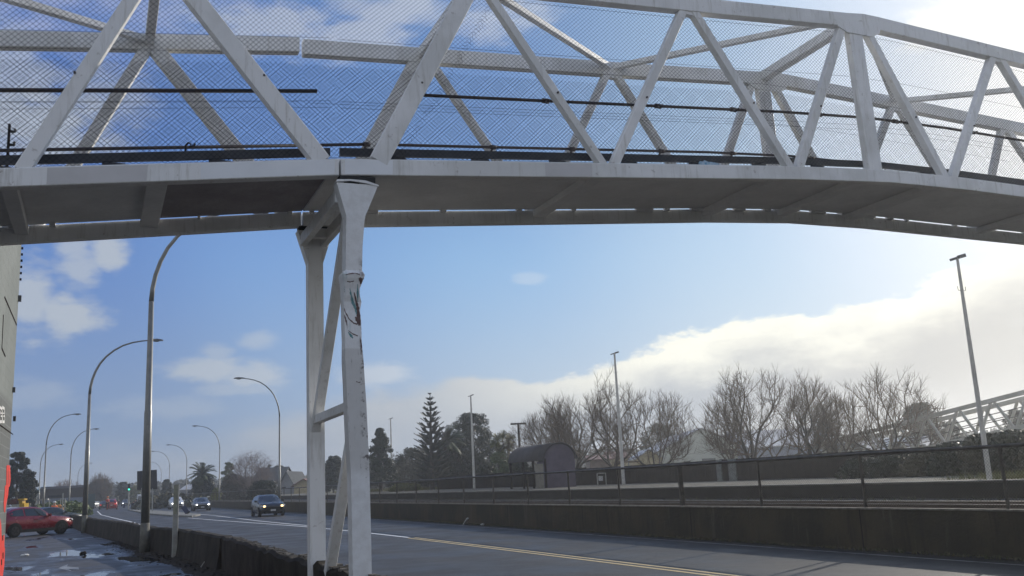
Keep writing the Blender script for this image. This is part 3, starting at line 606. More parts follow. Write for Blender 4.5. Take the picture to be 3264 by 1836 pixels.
# torn edge of the mesh hanging by the end post, rag on the chord
m_ = MB()
for i in range(46):
    t = i / 46; x = 3.25 + 1.35 * t + rnd.uniform(-.01, .03); z = zb(3) + .1 + 2.35 * t; p = Vector((x, YN + .17, z))
    m_.tube([p, p + Vector((.03 + rnd.random() * .03, rnd.uniform(-.03, 0), rnd.uniform(-.02, .04))), p + Vector((.05 + rnd.random() * .03, -.02, -.03 - rnd.random() * .03))], .002, 3)
m_.build('torn_wire_ends', WIRE, spanM)
def lump(c0, r, m, name, par=None, sx_=1, sy_=1, sz_=1, seed=0, amp=.25, nu=12, nv=8):
    m_ = MB(); c0 = Vector(c0); vs = []
    for j in range(nv + 1):
        for i in range(nu):
            th, ph = math.pi * j / nv, 6.28318 * i / nu; d_ = Vector((math.sin(th) * math.cos(ph), math.sin(th) * math.sin(ph), math.cos(th)))
            k = r * (1 + amp * noise.noise(d_ * 1.7 + Vector((seed, seed * 2, 0)))); vs.append(c0 + Vector((d_.x * k * sx_, d_.y * k * sy_, d_.z * k * sz_)))
    m_.add(vs, [(j * nu + i, j * nu + (i + 1) % nu, (j + 1) * nu + (i + 1) % nu, (j + 1) * nu + i) for j in range(nv) for i in range(nu)])
    return m_.build(name, m, par, True) if par else m_.build(name, m, None, True, origin=c0)
p = gy(2250, 516, YN + .22)
tag(lump((p.x, YN + .17, zb(p.x) + .045), .11, mat('blue_plastic_film', (.10, .28, .42), .3, scale=20, col2=(.45, .55, .62)), 'plastic_bag', None, 1.5, .4, .5, 3, .9, 14, 10), 'crumpled blue plastic bag caught on the footbridge beside the bottom chord', 'plastic bag')
p = gy(600, 478, YN + .26)
kn = MB(); pp = Vector((p.x, YN + .26, zb(p.x) + .24)); kn.tube([pp + Vector(v) for v in ((-.03, 0, -.02), (-.03, 0, .05), (0, 0, .09), (.03, 0, .07), (.01, 0, .04), (.06, 0, .055), (.075, 0, .085))], .012, 6)
tag(kn.build('knotted_rope', RUBBER, None, True, origin=pp), 'short black knotted rope end tied on the toe board of the left span', 'rope')

# ------------------------------------------------------------------ bridge pier
pier = thing('bridge_pier', 'white braced steel pier of two columns carrying the footbridge', 'bridge pier', (2.69, 11.7, 0))
def column(prof, y0, dp, name, m):                          # prof: (z, x0, x1) from the ground up
    m_ = MB(); rows = []
    for z, x0, x1, *q_ in prof:
        a_ = q_[0] if q_ else 0; rows.append([(x0, y0 - a_, z), (x1, y0 - a_, z), (x1 + a_ * .0, y0 + dp, z), (x0, y0 + dp, z)])
    m_.add([v for r_ in rows for v in r_], [(i * 4 + k, i * 4 + (k + 1) % 4, (i + 1) * 4 + (k + 1) % 4, (i + 1) * 4 + k) for i in range(len(rows) - 1) for k in range(4)] + [(3, 2, 1, 0), tuple(range(len(rows) * 4 - 4, len(rows) * 4))])
    return m_.build(name, m, pier)
cn = column([(-.1, 2.58, 2.79), (1.2, 2.58, 2.79), (1.9, 2.575, 2.785), (2.3, 2.555, 2.775), (2.65, 2.545, 2.765), (2.9, 2.54, 2.752), (3.16, 2.53, 2.74), (3.4, 2.535, 2.725, -.01), (3.62, 2.53, 2.728, -.03), (3.75, 2.53, 2.72, -.045),
             (3.85, 2.528, 2.738, -.04), (3.92, 2.528, 2.715, -.02), (4.0, 2.525, 2.712, -.01), (4.07, 2.52, 2.738, .01), (4.12, 2.512, 2.757, .03), (4.16, 2.508, 2.762, .04), (4.19, 2.515, 2.752, .02), (4.215, 2.548, 2.742), (4.5, 2.555, 2.752), (4.80, 2.565, 2.78), (4.87, 2.565, 2.79), (5.27, 2.455, 2.955)], YN - .01, .19, 'column', WD)
cn['label'] = 'dented near column with scraped teal and rust-brown paint at mid height'
column([(-.1, 2.585, 2.79), (4.84, 2.585, 2.79), (5.30, 2.44, 2.93)], YF, .19, 'column', W)
CPZ = [(3.16, 0), (3.4, -.01), (3.62, -.03), (3.75, -.045), (3.85, -.04), (3.92, -.02), (4.0, -.01), (4.07, .01), (4.12, .03), (4.16, .04), (4.19, .02), (4.215, 0), (4.5, 0)]
def col_y(z): return YN - .01 - lin(CPZ, z) - .0025
RUSTM = mat('rust_brown_scrape', (.085, .045, .040), .7, scale=25, col2=(.15, .095, .085)); TEALM = mat('teal_paint_smear', (.05, .20, .22), .6, scale=30, col2=(.20, .34, .35))
def scrape(pts, m):                                          # pts: photo x, y, half width in photo pixels
    dn = []
    for (x0, y0, w0), (x1, y1, w1) in zip(pts, pts[1:]):
        for k in range(5): t = k / 5; dn.append((x0 + (x1 - x0) * t + rnd.uniform(-.5, .5), y0 + (y1 - y0) * t, (w0 + (w1 - w0) * t) * rnd.uniform(.6, 1.25)))
    dn.append(pts[-1]); l_, r_ = [], []
    for i, (x, y, w0) in enumerate(dn):
        a_, c_ = dn[max(i - 1, 0)], dn[min(i + 1, len(dn) - 1)]; tx, ty = c_[0] - a_[0], c_[1] - a_[1]; q = math.hypot(tx, ty) or 1; nx, ny = -ty / q * w0, tx / q * w0
        for out, sg in ((l_, 1), (r_, -1)):
            p = gy(x + nx * sg, y + ny * sg, YN - .02); p.y = col_y(p.z); p.x = min(max(p.x, 2.532), 2.736); out.append(p)
    MB().strip(l_, r_).build('paint_scrape', m, pier)
for pts_, mm in (([(1093, 884, 3), (1090, 895, 6), (1093, 912, 5), (1099, 930, 2)], RUSTM), ([(1100, 878, 1), (1112, 874, 2), (1130, 872, 2), (1146, 877, 2.5)], RUSTM), ([(1145, 886, 5), (1150, 895, 5), (1150, 905, 2)], RUSTM), ([(1106, 897, 1), (1116, 899, 1.6), (1128, 896, 1)], RUSTM),
                 ([(1130, 930, 1), (1136, 950, 3), (1144, 980, 5), (1146, 1010, 6), (1148, 1036, 4)], RUSTM), ([(1136, 1008, 2), (1142, 1018, 6), (1146, 1030, 5)], RUSTM), ([(1097, 968, 1), (1103, 990, 1.6), (1115, 1014, 2), (1130, 1028, 2), (1142, 1032, 2)], RUSTM),
                 ([(1100, 1000, 1), (1105, 1018, 2.5), (1108, 1036, 1)], RUSTM), ([(1112, 1052, 1), (1124, 1062, 1.6), (1142, 1070, 1.4)], RUSTM), ([(1094, 1045, 1), (1093, 1060, 3), (1095, 1075, 1)], RUSTM), ([(1116, 918, 1), (1120, 935, 3), (1128, 962, 4), (1138, 985, 3), (1140, 1000, 1)], TEALM),
                 ([(1140, 905, 1), (1142, 935, 3), (1144, 960, 1)], TEALM), ([(1112, 1058, 1), (1120, 1068, 4.5), (1126, 1077, 2)], TEALM), ([(1149, 1075, 1), (1152, 1100, 2), (1152, 1130, 1)], RUSTM), ([(1136, 1216, 1), (1145, 1219, 1.5), (1150, 1217, 1)], RUSTM)): scrape(pts_, mm)
m_ = MB()                                                   # crumpled bearing plates on the near column
m_.prism([(2.45, YN - .02, 5.275), (2.62, YN - .02, 5.30), (2.80, YN - .02, 5.285), (2.96, YN - .02, 5.255), (2.96, YN - .02, 5.275), (2.80, YN - .02, 5.318), (2.62, YN - .02, 5.318), (2.46, YN - .02, 5.305)], (0, .2, 0))
m_.build('bearing_plate', W, pier)
MB().box(2.5, 2.93, YN + .01, YN + .15, 5.29, zb(2.6) - CH).build('bearing_pad', RUBBER, pier)
MB().box(2.46, 2.91, YF + .01, YF + .17, 5.30, zb(2.6) - CH).build('bearing_pad', RUBBER, pier)
for x in (2.52, 2.80): m_ = MB(); m_.beam((x, YN + .17, 5.16), (x, YF + .02, 5.16), .09, .16, (0, 0, 1)); m_.build('crosshead_beam', W, pier)
for y in (10.95, 12.45): m_ = MB(); m_.beam((2.56, y, 5.17), (2.76, y, 5.17), .10, .13, (0, 0, 1)); m_.build('crosshead_spacer', W, pier)
def br(p, q, wd, dp, nm): m_ = MB(); m_.beam(p, q, wd, dp, (1, 0, 0)); return m_.build(nm, W, pier)
br((2.675, YN + .12, 5.25), (2.675, YF + .06, 2.50), .10, .125, 'diagonal_brace')
br((2.675, YN + .12, 2.68), (2.675, YF + .04, 2.66), .11, .10, 'horizontal_strut')
br((2.675, YN + .14, 2.55), (2.675, YF - .72, .72), .10, .125, 'diagonal_brace')

# far ramp of the bridge beyond the railway, running parallel to the tracks
WF_ = mat('weathered_white_paint', (.50, .48, .43), .6, scale=.8, col2=(.36, .35, .29))
rp = thing('footbridge_ramp', 'pale steel truss ramp descending behind the bare trees beyond the railway', 'footbridge ramp', (50, 45, 1))
def rtop(y): return 5.29 - .1185 * (y - 39.1)
Y0r, Y1r, HT = 11.5, 56.6, 1.95
for X0 in (50.0, 52.3):
    m_ = MB(); m_.beam((X0, Y0r, rtop(Y0r)), (X0, Y1r, rtop(Y1r)), .26, .2, (1, 0, 0)); m_.build('top_chord', WF_, rp)
    m_ = MB(); m_.beam((X0, Y0r, rtop(Y0r) - HT), (X0, Y1r, rtop(Y1r) - HT), .26, .2, (1, 0, 0)); m_.build('bottom_chord', WF_, rp)
    y = Y0r; k = 0
    while y < Y1r - 1:
        for ya, yb in ((y, y + 1.25), (y + 2.5, y + 1.35)):
            m_ = MB(); m_.beam((X0, ya, rtop(ya) - HT), (X0, min(yb, Y1r), rtop(yb)), .15, .12, (1, 0, 0)); m_.build('truss_diagonal', WF_, rp)
        y += 2.6
    for dz in (.7, 1.15): MB().tube([(X0 + .1, Y0r, rtop(Y0r) - HT + dz), (X0 + .1, Y1r, rtop(Y1r) - HT + dz)], .03, 5).build('handrail', RAILM, rp)
m_ = MB(); m_.hexa([(50.1, Y0r, rtop(Y0r) - HT), (52.2, Y0r, rtop(Y0r) - HT), (52.2, Y1r, rtop(Y1r) - HT), (50.1, Y1r, rtop(Y1r) - HT)], [(50.1, Y0r, rtop(Y0r) - HT + .1), (52.2, Y0r, rtop(Y0r) - HT + .1), (52.2, Y1r, rtop(Y1r) - HT + .1), (50.1, Y1r, rtop(Y1r) - HT + .1)]); m_.build('deck', WF_, rp)
ar = [(50 + 2.3 * (.5 - .5 * math.cos(math.pi * i / 10)), Y1r, rtop(Y1r) + .75 * math.sin(math.pi * i / 10)) for i in range(11)]
MB().tube(ar, .11, 6).build('portal_arch', WF_, rp)
for X0 in (50.0, 52.3): MB().box(X0 - .11, X0 + .11, Y1r - .1, Y1r + .12, 1.0, rtop(Y1r)).build('portal_post', WF_, rp)
for y in (20, 30, 40):
    MB().box(50.9, 51.3, y, y + .3, 1.0, rtop(y) - HT).build('support_post', WF_, rp)

# ------------------------------------------------------------------ street lamps
LP = [(0, 7.6), (.03, 8.0), (.12, 8.45), (.28, 8.9), (.52, 9.35), (.85, 9.75), (1.3, 10.12), (1.8, 10.4), (2.35, 10.58), (2.9, 10.68), (3.3, 10.72)]
HEADM = mat('lamp_head', (.12, .12, .12), .4); LENSM = mat('lamp_lens', (.35, .36, .36), .2)
def lamp(x, y, sgn, label, near=False, base_z=0.0, h=10.72):
    k = h / 10.72
    t_ = thing('street_lamp', label, 'street lamp', (x, y, base_z), 'tall curved street lamps along the road')
    Z = lambda z: base_z + z * k
    if near:
        MB().tube([(x, y, 0), (x, y, .95)], [.165, .145], 12).build('concrete_base', mat('shaded_concrete_base', (.16, .155, .13), .9, scale=4, col2=(.09, .088, .075), bump=.2), t_, True)  # base concrete darkened so its colour carries the shade
        MB().tube([(x, y, .95), (x, y, 4.5), (x, y, 4.52), (x, y, Z(7.6))], [.135, .125, .11, .082], 12).build('pole', GALV, t_, True)
    else: MB().tube([(x, y, base_z), (x, y, Z(3.2)), (x, y, Z(3.22)), (x, y, Z(7.6))], [.105, .098, .082, .060], 8).build('pole', GALV, t_, True)
    rx = .92 if near else (.73 if sgn > 0 else .85); n = len(LP); r0 = .080 if near else .058
    MB().tube([(x + sgn * a_ * rx, y, Z(b_)) for a_, b_ in LP], [r0 - (r0 - .035) * i / (n - 1) for i in range(n)], 8).build('curved_arm', GALV, t_, True)
    hx = x + sgn * 3.3 * rx; hz_ = Z(10.72); hd = MB()
    rows = []
    for u, wd, ht in ((-.05, .05, .05), (.15, .11, .08), (.45, .15, .10), (.70, .12, .07), (.80, .05, .03)):
        rows.append([(hx + sgn * u, y - wd, hz_ - .02), (hx + sgn * u, y - wd * .6, hz_ + ht), (hx + sgn * u, y + wd * .6, hz_ + ht), (hx + sgn * u, y + wd, hz_ - .02)])
    hd.add([v for r_ in rows for v in r_], [(i * 4 + q, i * 4 + (q + 1) % 4, i * 4 + 4 + (q + 1) % 4, i * 4 + 4 + q) for i in range(4) for q in range(4)] + [(3, 2, 1, 0), (16, 17, 18, 19)])
    ho = hd.build('lamp_head', HEADM, t_)
    lump((hx + sgn * .42, y, hz_ - .03), .16, LENSM, 'lens', t_, 1.2, .7, .35, 1, .05)
    return t_
lamp(1.43, 33.1, 1, 'nearest and tallest lamp pole, its arm passing up behind the bridge deck', True, 0.0, 11.5)
lamp(-.60, 58.3, 1, 'lamp in front of the red crossover, its head touching the nearest lamp pole', True)
for px, py, D, sg, lb in ((220, 1600, 119, 1, 'lamp left of the road whose arm reaches behind the second pole from the left wall'), (139, 1590, 97, 1, 'tall lamp above the parked red crossover, near the dark tree'),
                          (123, 1600, 148, 1, 'smaller lamp just left of the tall one beside the dark tree'), (245, 1600, 231, 1, 'smallest far lamp left of the road, over the long brown building'),
                          (891, 1560, 75, -1, 'right kerb lamp standing closest to the white columns, behind the black car'), (699, 1560, 125, -1, 'lamp on the right kerb beside the weeping birch'),
                          (594, 1560, 168, -1, 'lamp on the right kerb beside the phoenix palm'), (539, 1560, 189, -1, 'lamp on the right kerb beside the dark bush left of the palm'), (513, 1560, 246, -1, 'faint far lamp whose arm shows right of the dark sign back')):
    p = gd(px, py, D); lamp(p.x, p.y, sg, lb)

# floodlight masts on the platform
MASTM = mat('pale_concrete_mast', (.66, .64, .58), .8, scale=1.2, col2=(.46, .44, .40), fine=.25)
def mast(base, topz, label, r, hw):
    x, y, z = base; t_ = thing('concrete_mast', label, 'mast', base, 'tall concrete masts beside the railway')
    MB().tube([(x, y, z - .3), (x, y, z + (topz - z) * .55), (x, y, topz)], [r, r * .8, r * .52], 8).build('mast_pole', MASTM, t_)
    s_ = hw / .55
    m_ = MB(); m_.beam((x - .55 * s_, y, topz - .06), (x + .55 * s_, y, topz + .10), .09 * s_, .14 * s_, (0, 0, 1)); m_.beam((x + .1 * s_, y, topz + .04), (x + .62 * s_, y, topz + .11), .16 * s_, .2 * s_, (0, 0, 1)); m_.build('cross_head', HEADM, t_)
    m_ = MB(); zz = topz - (topz - z) * .15
    for sg in (-1, 1): m_.tube([(x + sg * r * .4, y, zz), (x + sg * .28 * s_, y, zz), (x + sg * .30 * s_, y, zz + .22 * s_)], .016 * s_, 5)
    m_.build('side_hook', HEADM, t_)
for bpx, topy, D, bw_, hw_, lb in (((3155, 1530), 826, None, 17, 33, 'largest mast at the right, leaning over the far ramp truss'), ((1988, 1543), 1127, None, 12, 14, 'mast standing in front of the bare trees, right of the arched shelter'),
                        ((1512, 1557), 1262, None, 9, 9, 'mast in front of the big dark evergreen tree'), ((1250, 1557), 1335, 130, 7, 7, 'thin mast beside the pointed conifer next to the damaged column')):
    if D: b_ = gd(bpx[0], bpx[1], D); b_.z = 1.04
    else: b_ = gz(bpx[0], bpx[1], 1.09)
    dpt = (ROT.transposed() @ (b_ - Vector((0, 0, EYE)))).z
    vt = ray(bpx[0] - (bpx[1] - topy) * .1, topy); tz = EYE + vt.z * b_.y / vt.y
    mast(b_, tz, lb, bw_ / 2 * dpt / 3000, hw_ * dpt / 3000)
# crossarm power poles
def power_pole(px, pyt, D, label, half=18):
    b_ = gd(px, pyt, D); zt_ = b_.z; t_ = thing('power_pole', label, 'power pole', (b_.x, b_.y, 1.0)); s_ = D / 3000
    MB().tube([(b_.x, b_.y, .9), (b_.x, b_.y, zt_)], 3.6 * s_, 6).build('pole', TIMBER, t_)
    m_ = MB(); m_.beam(gd(px - half, pyt + 3, D), gd(px + half, pyt + 3 - half * .1, D), 4.5 * s_, 5 * s_, (0, 0, 1)); m_.build('crossarm', TIMBER, t_)
    m_ = MB()
    for k in (-.8, -.4, .4, .8): c_ = gd(px + half * k, pyt + 1 - half * k * .05, D); m_.tube([c_, c_ + Vector((0, 0, 4 * s_))], 1.5 * s_, 5)
    m_.build('insulator', CONC, t_)
power_pole(1652, 1349, 95, 'dark timber power pole rising behind the arched shelter', 25)
power_pole(948, 1507, 260, 'small power pole between the gabled house and the white columns', 10)
power_pole(889, 1484, 230, 'power pole beside the right kerb lamp above the grey roofed house', 8)

# ------------------------------------------------------------------ left building
bw = thing('brick_building', 'grey painted brick building with red sprayed shapes at the left edge', 'building', (-1.6, 18, 0))
cy_b = gx(22, 1607, -1.6).y
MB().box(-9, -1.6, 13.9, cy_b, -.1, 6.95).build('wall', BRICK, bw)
MB().box(-9.1, -1.57, 13.8, cy_b + .04, 6.95, 7.08).build('parapet_cap', mat('parapet_cap', (.2, .2, .19), .8), bw)
def on_wall(pts, name, m, dx=.004):
    q_ = [gx(px, py, -1.6) for px, py in pts]; m_ = MB(); m_.prism([Vector((-1.6 + .0015, p.y, p.z)) for p in q_], (dx, 0, 0)); return m_.build(name, m, bw)
gr1 = on_wall([(20, 1486), (23, 1482), (31, 1484), (32, 1498), (33, 1530), (30, 1551), (27, 1552), (25, 1578), (20, 1600), (15, 1634), (12, 1630), (11, 1600), (14, 1572), (15, 1550), (19, 1546), (20, 1520)], 'sprayed_shape', REDP)
gr2 = on_wall([(-8, 1640), (0, 1655), (3, 1675), (4, 1706), (7, 1712), (13, 1704), (13, 1738), (15, 1750), (13, 1800), (8, 1836), (3, 1870), (-10, 1880)], 'sprayed_shape', REDP)
for (x0, y0, x1, y1) in ((6, 1708, 9, 1722), (7, 1762, 10, 1780), (2, 1784, 5, 1800)): on_wall([(x0, y0), (x1, y0 - 2), (x1, y1), (x0, y1 + 2)], 'dark_fleck', TIMBER, .007)
for (x0, x1) in ((24, 25.2), (27.5, 28.4)): on_wall([(x0, 1500), (x1, 1500), (x1, 1545), (x0, 1545)], 'dark_fleck', mat('thin_red', (.35, .05, .03), .7), .007)
# sprayed figures "98" cut by the frame
def stroke(pts, wd, name, m):
    m_ = MB()
    for (a_, b_), (c_, d_) in zip(pts, pts[1:]):
        p, q_ = gx(a_, b_, -1.6), gx(c_, d_, -1.6); p.x = q_.x = -1.594; m_.beam(p, q_, wd, .008, (1, 0, 0))
    return m_.build(name, m, bw)
for ox in (0, 8):
    stroke([(ox - 3, 1297), (ox + 4, 1303), (ox + 5, 1318), (ox - 1, 1322), (ox - 3, 1310), (ox - 3, 1297)], .05, 'sprayed_figure', WHP)
    stroke([(ox - 1, 1322), (ox + 5, 1326), (ox + 5, 1344), (ox - 2, 1345)] + ([(ox - 2, 1325)] if ox else []), .05, 'sprayed_figure', WHP)
stroke([(14, 947), (52, 1035)], .03, 'wall_crack', TIMBER); stroke([(10, 1003), (5, 1110), (16, 1136)], .028, 'wall_crack', TIMBER)
stroke([(0, 1355), (37, 1382), (40, 1385)], .02, 'wall_crack', TIMBER)
for px, py, s_ in ((60, 952, .06), (42, 1243, .05), (44, 1335, .05)):
    p = gx(px - 2, py, -1.6); MB().box(-1.6, -1.6 + s_, p.y - s_, p.y + .02, p.z - s_ * (2.4 if s_ > .08 else 1), p.z + s_).build('wall_fitting', HEADM, bw)
m_ = MB()
for i in range(9): m_.obox(Vector((-1.58, cy_b - .01, 6.2 + i * .13)), (.016, 0, 0), (0, .02, 0), (0, 0, .022))
m_.build('broken_corner_bricks', TIMBER, bw)
pa = gd(24, 505, 18.5); t_ = thing('insulator_post', 'thin post with stacked insulators rising beyond the footbridge at far left', 'post', (pa.x, pa.y, 7.05))
ptp = gd(28, 386, 18.5); MB().tube([(pa.x, pa.y, 7.05), (pa.x, pa.y, ptp.z)], .028, 6).build('post', TIMBER, t_)
for i in range(7): z_ = 7.3 + (ptp.z - 7.45) * i / 6; MB().tube([(pa.x + .02, pa.y, z_), (pa.x + .10, pa.y, z_), (pa.x + .10, pa.y, z_ + .06)], .03, 6).build('insulator', RUBBER, t_)

# posts and small street things near the wall
cpost = thing('concrete_post', 'square weathered concrete post in front of the low wall, right of the nearest lamp', 'post', (2.07, 29.35, 0))
m_ = MB(); m_.beam((2.07, 29.35, 0), (2.09, 29.35, 2.08), .145, .145, bev=.012); m_.build('shaft', CONC, cpost)
m_ = MB(); m_.beam((2.062, 29.27, 1.24), (2.064, 29.27, 2.05), .11, .01); m_.build('worn_face', mat('lichen_concrete', (.33, .33, .25), .9, scale=9, bump=.3), cpost)
def marker(px, pyb, pyt, D, label, wd=4):
    p0, p1 = gd(px, pyb, D), gd(px + 1, pyt, D); s_ = D / 3000; t_ = MB(); t_.beam((p0.x, p0.y, 0), (p0.x + .02, p0.y, p1.z), wd * s_, wd * s_, bev=.01)
    return tag(t_.build('marker_post', CONC, None, origin=(p0.x, p0.y, 0)), label, 'post', 'pale posts behind the parked cars')
marker(197, 1642, 1572, 70, 'tallest pale post, just left of the second street lamp'); marker(205, 1634, 1588, 84, 'pale post immediately behind the tallest one', 3)
marker(155, 1635, 1590, 90, 'pale post left of the orange clad worker', 3); marker(94, 1626, 1604, 100, 'short pale post below the veranda roof', 3); marker(192, 1612, 1588, 95, 'short pale post above the ochre drum', 2.5)
# leaning blue sign on the island, second one farther off
def bollard_sign(px, py, D, hgt, lean, label):
    b_ = gd(px, py, D); b_.z = .13; t_ = thing('bollard_sign', label, 'traffic bollard', b_)
    up = Vector((-math.sin(lean), 0, math.cos(lean))); sx_ = Vector((math.cos(lean), 0, math.sin(lean)))
    m_ = MB(); m_.obox(b_ + up * (hgt * .55), sx_ * hgt * .24, (0, .06, 0), up * hgt * .42); m_.build('panel', mat('dark_blue_plastic', (.012, .022, .09), .4), t_)
    m_ = MB(); m_.obox(b_ + up * .08 * hgt, sx_ * hgt * .27, (0, .12, 0), up * hgt * .07); m_.build('foot', RUBBER, t_)
bollard_sign(599, 1642, 84, .82, R(33), 'dark blue bollard sign leaning over on the traffic island'); bollard_sign(395, 1619, 165, .7, 0, 'small upright blue bollard at the far end of the traffic island')
# billboard seen from behind
bb = thing('billboard', 'large dark sign seen from behind the nearest lamp pole', 'billboard', gd(470, 1590, 110) * 1); bb.location.z = 0
q_ = [gd(437, 1502, 110), gd(500, 1497, 110), gd(501, 1559, 110), (gd(437, 1562, 110))]
MB().prism(q_, (0, .12, 0)).build('panel', mat('dark_panel_back', (.020, .019, .024), .8, scale=.8), bb)
for px in (452, 487): p = gd(px, 1560, 110); MB().box(p.x - .06, p.x + .06, p.y - .02, p.y + .1, 0, p.z + .3).build('post', CONC, bb)
# traffic light
p = gd(411, 1558, 150); tl = thing('traffic_light', 'traffic signal showing green on a pale pole beyond the island', 'traffic light', (p.x, p.y, 0))
MB().tube([(p.x, p.y, 0), (p.x, p.y, p.z - .3)], .10, 6).build('pole', CONC, tl); MB().box(p.x - .16, p.x + .16, p.y - .1, p.y + .1, p.z - .35, p.z + .75).build('housing', RUBBER, tl)
lump((p.x, p.y - .12, p.z - .1), .14, mat('green_lit_lens', (.02, .4, .25), .4, emis=(.05, .9, .55), estr=1.6), 'green_lens', tl, 1, .4, 1, 0, 0)

#@@REST@@
# ------------------------------------------------------------------ timber fence and shelter on the platform
tf = thing('timber_fence', 'long dark stained timber fence behind the gravel platform', 'fence', (31.6, 45, 1.08))
m_ = MB(); y = 23.0
while y < 92:
    h_ = 1.12 + .02 * rnd.random() + (.12 if y > 60 else 0)
    m_.box(31.6 + rnd.random() * .01, 31.625, y, y + .145, 1.06, 1.06 + h_); y += .152
m_.build('boards', TIMBER, tf)
MB().box(31.56, 31.66, 23, 92, 2.18, 2.22).build('top_rail', TIMBER, tf)
def fx(px, py): return gx(px, py, 31.55)
for (x0, x1, y0, y1) in ((2287, 2303, 1483, 1540), (2325, 2349, 1480, 1540)):
    pa, pb = fx(x0, (y0 + y1) / 2), fx(x1, (y0 + y1) / 2)
    tag(MB().box(31.50, 31.56, min(pa.y, pb.y), max(pa.y, pb.y), 1.08, 2.24).build('notice_panel', mat('weathered_grey_board', (.20, .21, .20), .7, scale=6, col2=(.10, .105, .10), fine=.4), None, origin=(31.5, (pa.y + pb.y) / 2, 1.08)),
        'narrow pale grey board on the dark timber fence' if x0 == 2287 else 'wider pale grey board on the dark timber fence', 'board')
# bench like white frame near the shelter
fr_ = gd(1917, 1530, 62); wf = thing('seat_frame', 'small white frame seat between the shelter and the mast on the platform', 'seat', (fr_.x, fr_.y, 1.08)); m_ = MB(); D_ = 62
for px in (1904, 1931): p = gd(px, 1520, D_); m_.box(p.x - .03, p.x + .03, p.y - .03, p.y + .03, 1.08, 1.85)
m_.beam(tuple(gd(1904, 1509, D_)), tuple(gd(1931, 1508, D_)), .06, .06, (0, 0, 1)); m_.build('frame', CONC, wf)
m_ = MB(); m_.beam(tuple(gd(1908, 1525, D_)), tuple(gd(1922, 1525, D_)), .3, .06, (0, 1, 0)); m_.build('back_board', WHP, wf)
# arched shelter: near gable at px 1735-1836, roof running away along the track
SH = thing('platform_shelter', 'purple grey shelter with barrel roof on the platform', 'shelter', (26, 50, 1.08))
gA, gB = gd(1737, 1540, 60), gd(1836, 1536, 60)
cx0 = (gA + gB) / 2; U = (gB - gA); U.z = 0; Wd = U.length; U.normalize(); Lv = Vector((0, 1, 0)); ztop = gd(1800, 1412, 60).z; rr = Wd / 2; zs = ztop - rr * 1.02
L_ = 5.6
def arc(off, r_, n=20, y=0): return [cx0 + Lv * y + U * (math.cos(math.pi * i / n) * r_) + Vector((0, 0, zs - cx0.z + math.sin(math.pi * i / n) * r_)) for i in range(n + 1)]
gab = arc(0, rr); gp = [Vector((gab[0].x, gab[0].y, 1.08))] + gab + [Vector((gab[-1].x, gab[-1].y, 1.08))]
m_ = MB(); m_.prism(gp[:], Lv * .12); m_.build('gable_wall', PURP, SH)
m_ = MB()
o_, i_ = arc(0, rr + .10, 20, -.15), arc(0, rr + .10, 20, L_); n = len(o_)
m_.add(o_ + i_ + arc(0, rr + .03, 20, -.15) + arc(0, rr + .03, 20, L_), [(k, k + 1, n + k + 1, n + k) for k in range(n - 1)] + [(2 * n + k, 3 * n + k, 3 * n + k + 1, 2 * n + k + 1) for k in range(n - 1)] + [(k, 2 * n + k, 2 * n + k + 1, k + 1) for k in range(n - 1)] + [(n + k, n + k + 1, 3 * n + k + 1, 3 * n + k) for k in range(n - 1)])
m_.build('barrel_roof', PURPR, SH, True)
bk = cx0 + U * rr * .92
m_ = MB(); m_.prism([Vector((bk.x, bk.y, 1.08)), Vector((bk.x + .1, bk.y, 1.08)), Vector((bk.x + .1, bk.y, zs)), Vector((bk.x, bk.y, zs))], Lv * L_); m_.build('back_wall', PURP, SH)
fr = cx0 - U * rr * .93
for k in (0, .33, .62, 1): p = fr + Lv * (L_ * k); MB().box(p.x - .06, p.x + .06, p.y - .06, p.y + .06, 1.08, zs + .1).build('post', TIMBER, SH)
for k in (.06, .40): p = bk + Lv * (L_ * k + .3); MB().box(p.x - .1, p.x - .06, p.y, p.y + L_ * .22, 1.5, zs - .1).build('wall_panel', BEIGE, SH)
MB().box(fr.x, fr.x + .05, fr.y + L_ * .05, fr.y + L_ * .28, 1.08, zs - .2).build('side_panel', BEIGE, SH)
SH.location.z = 1.08

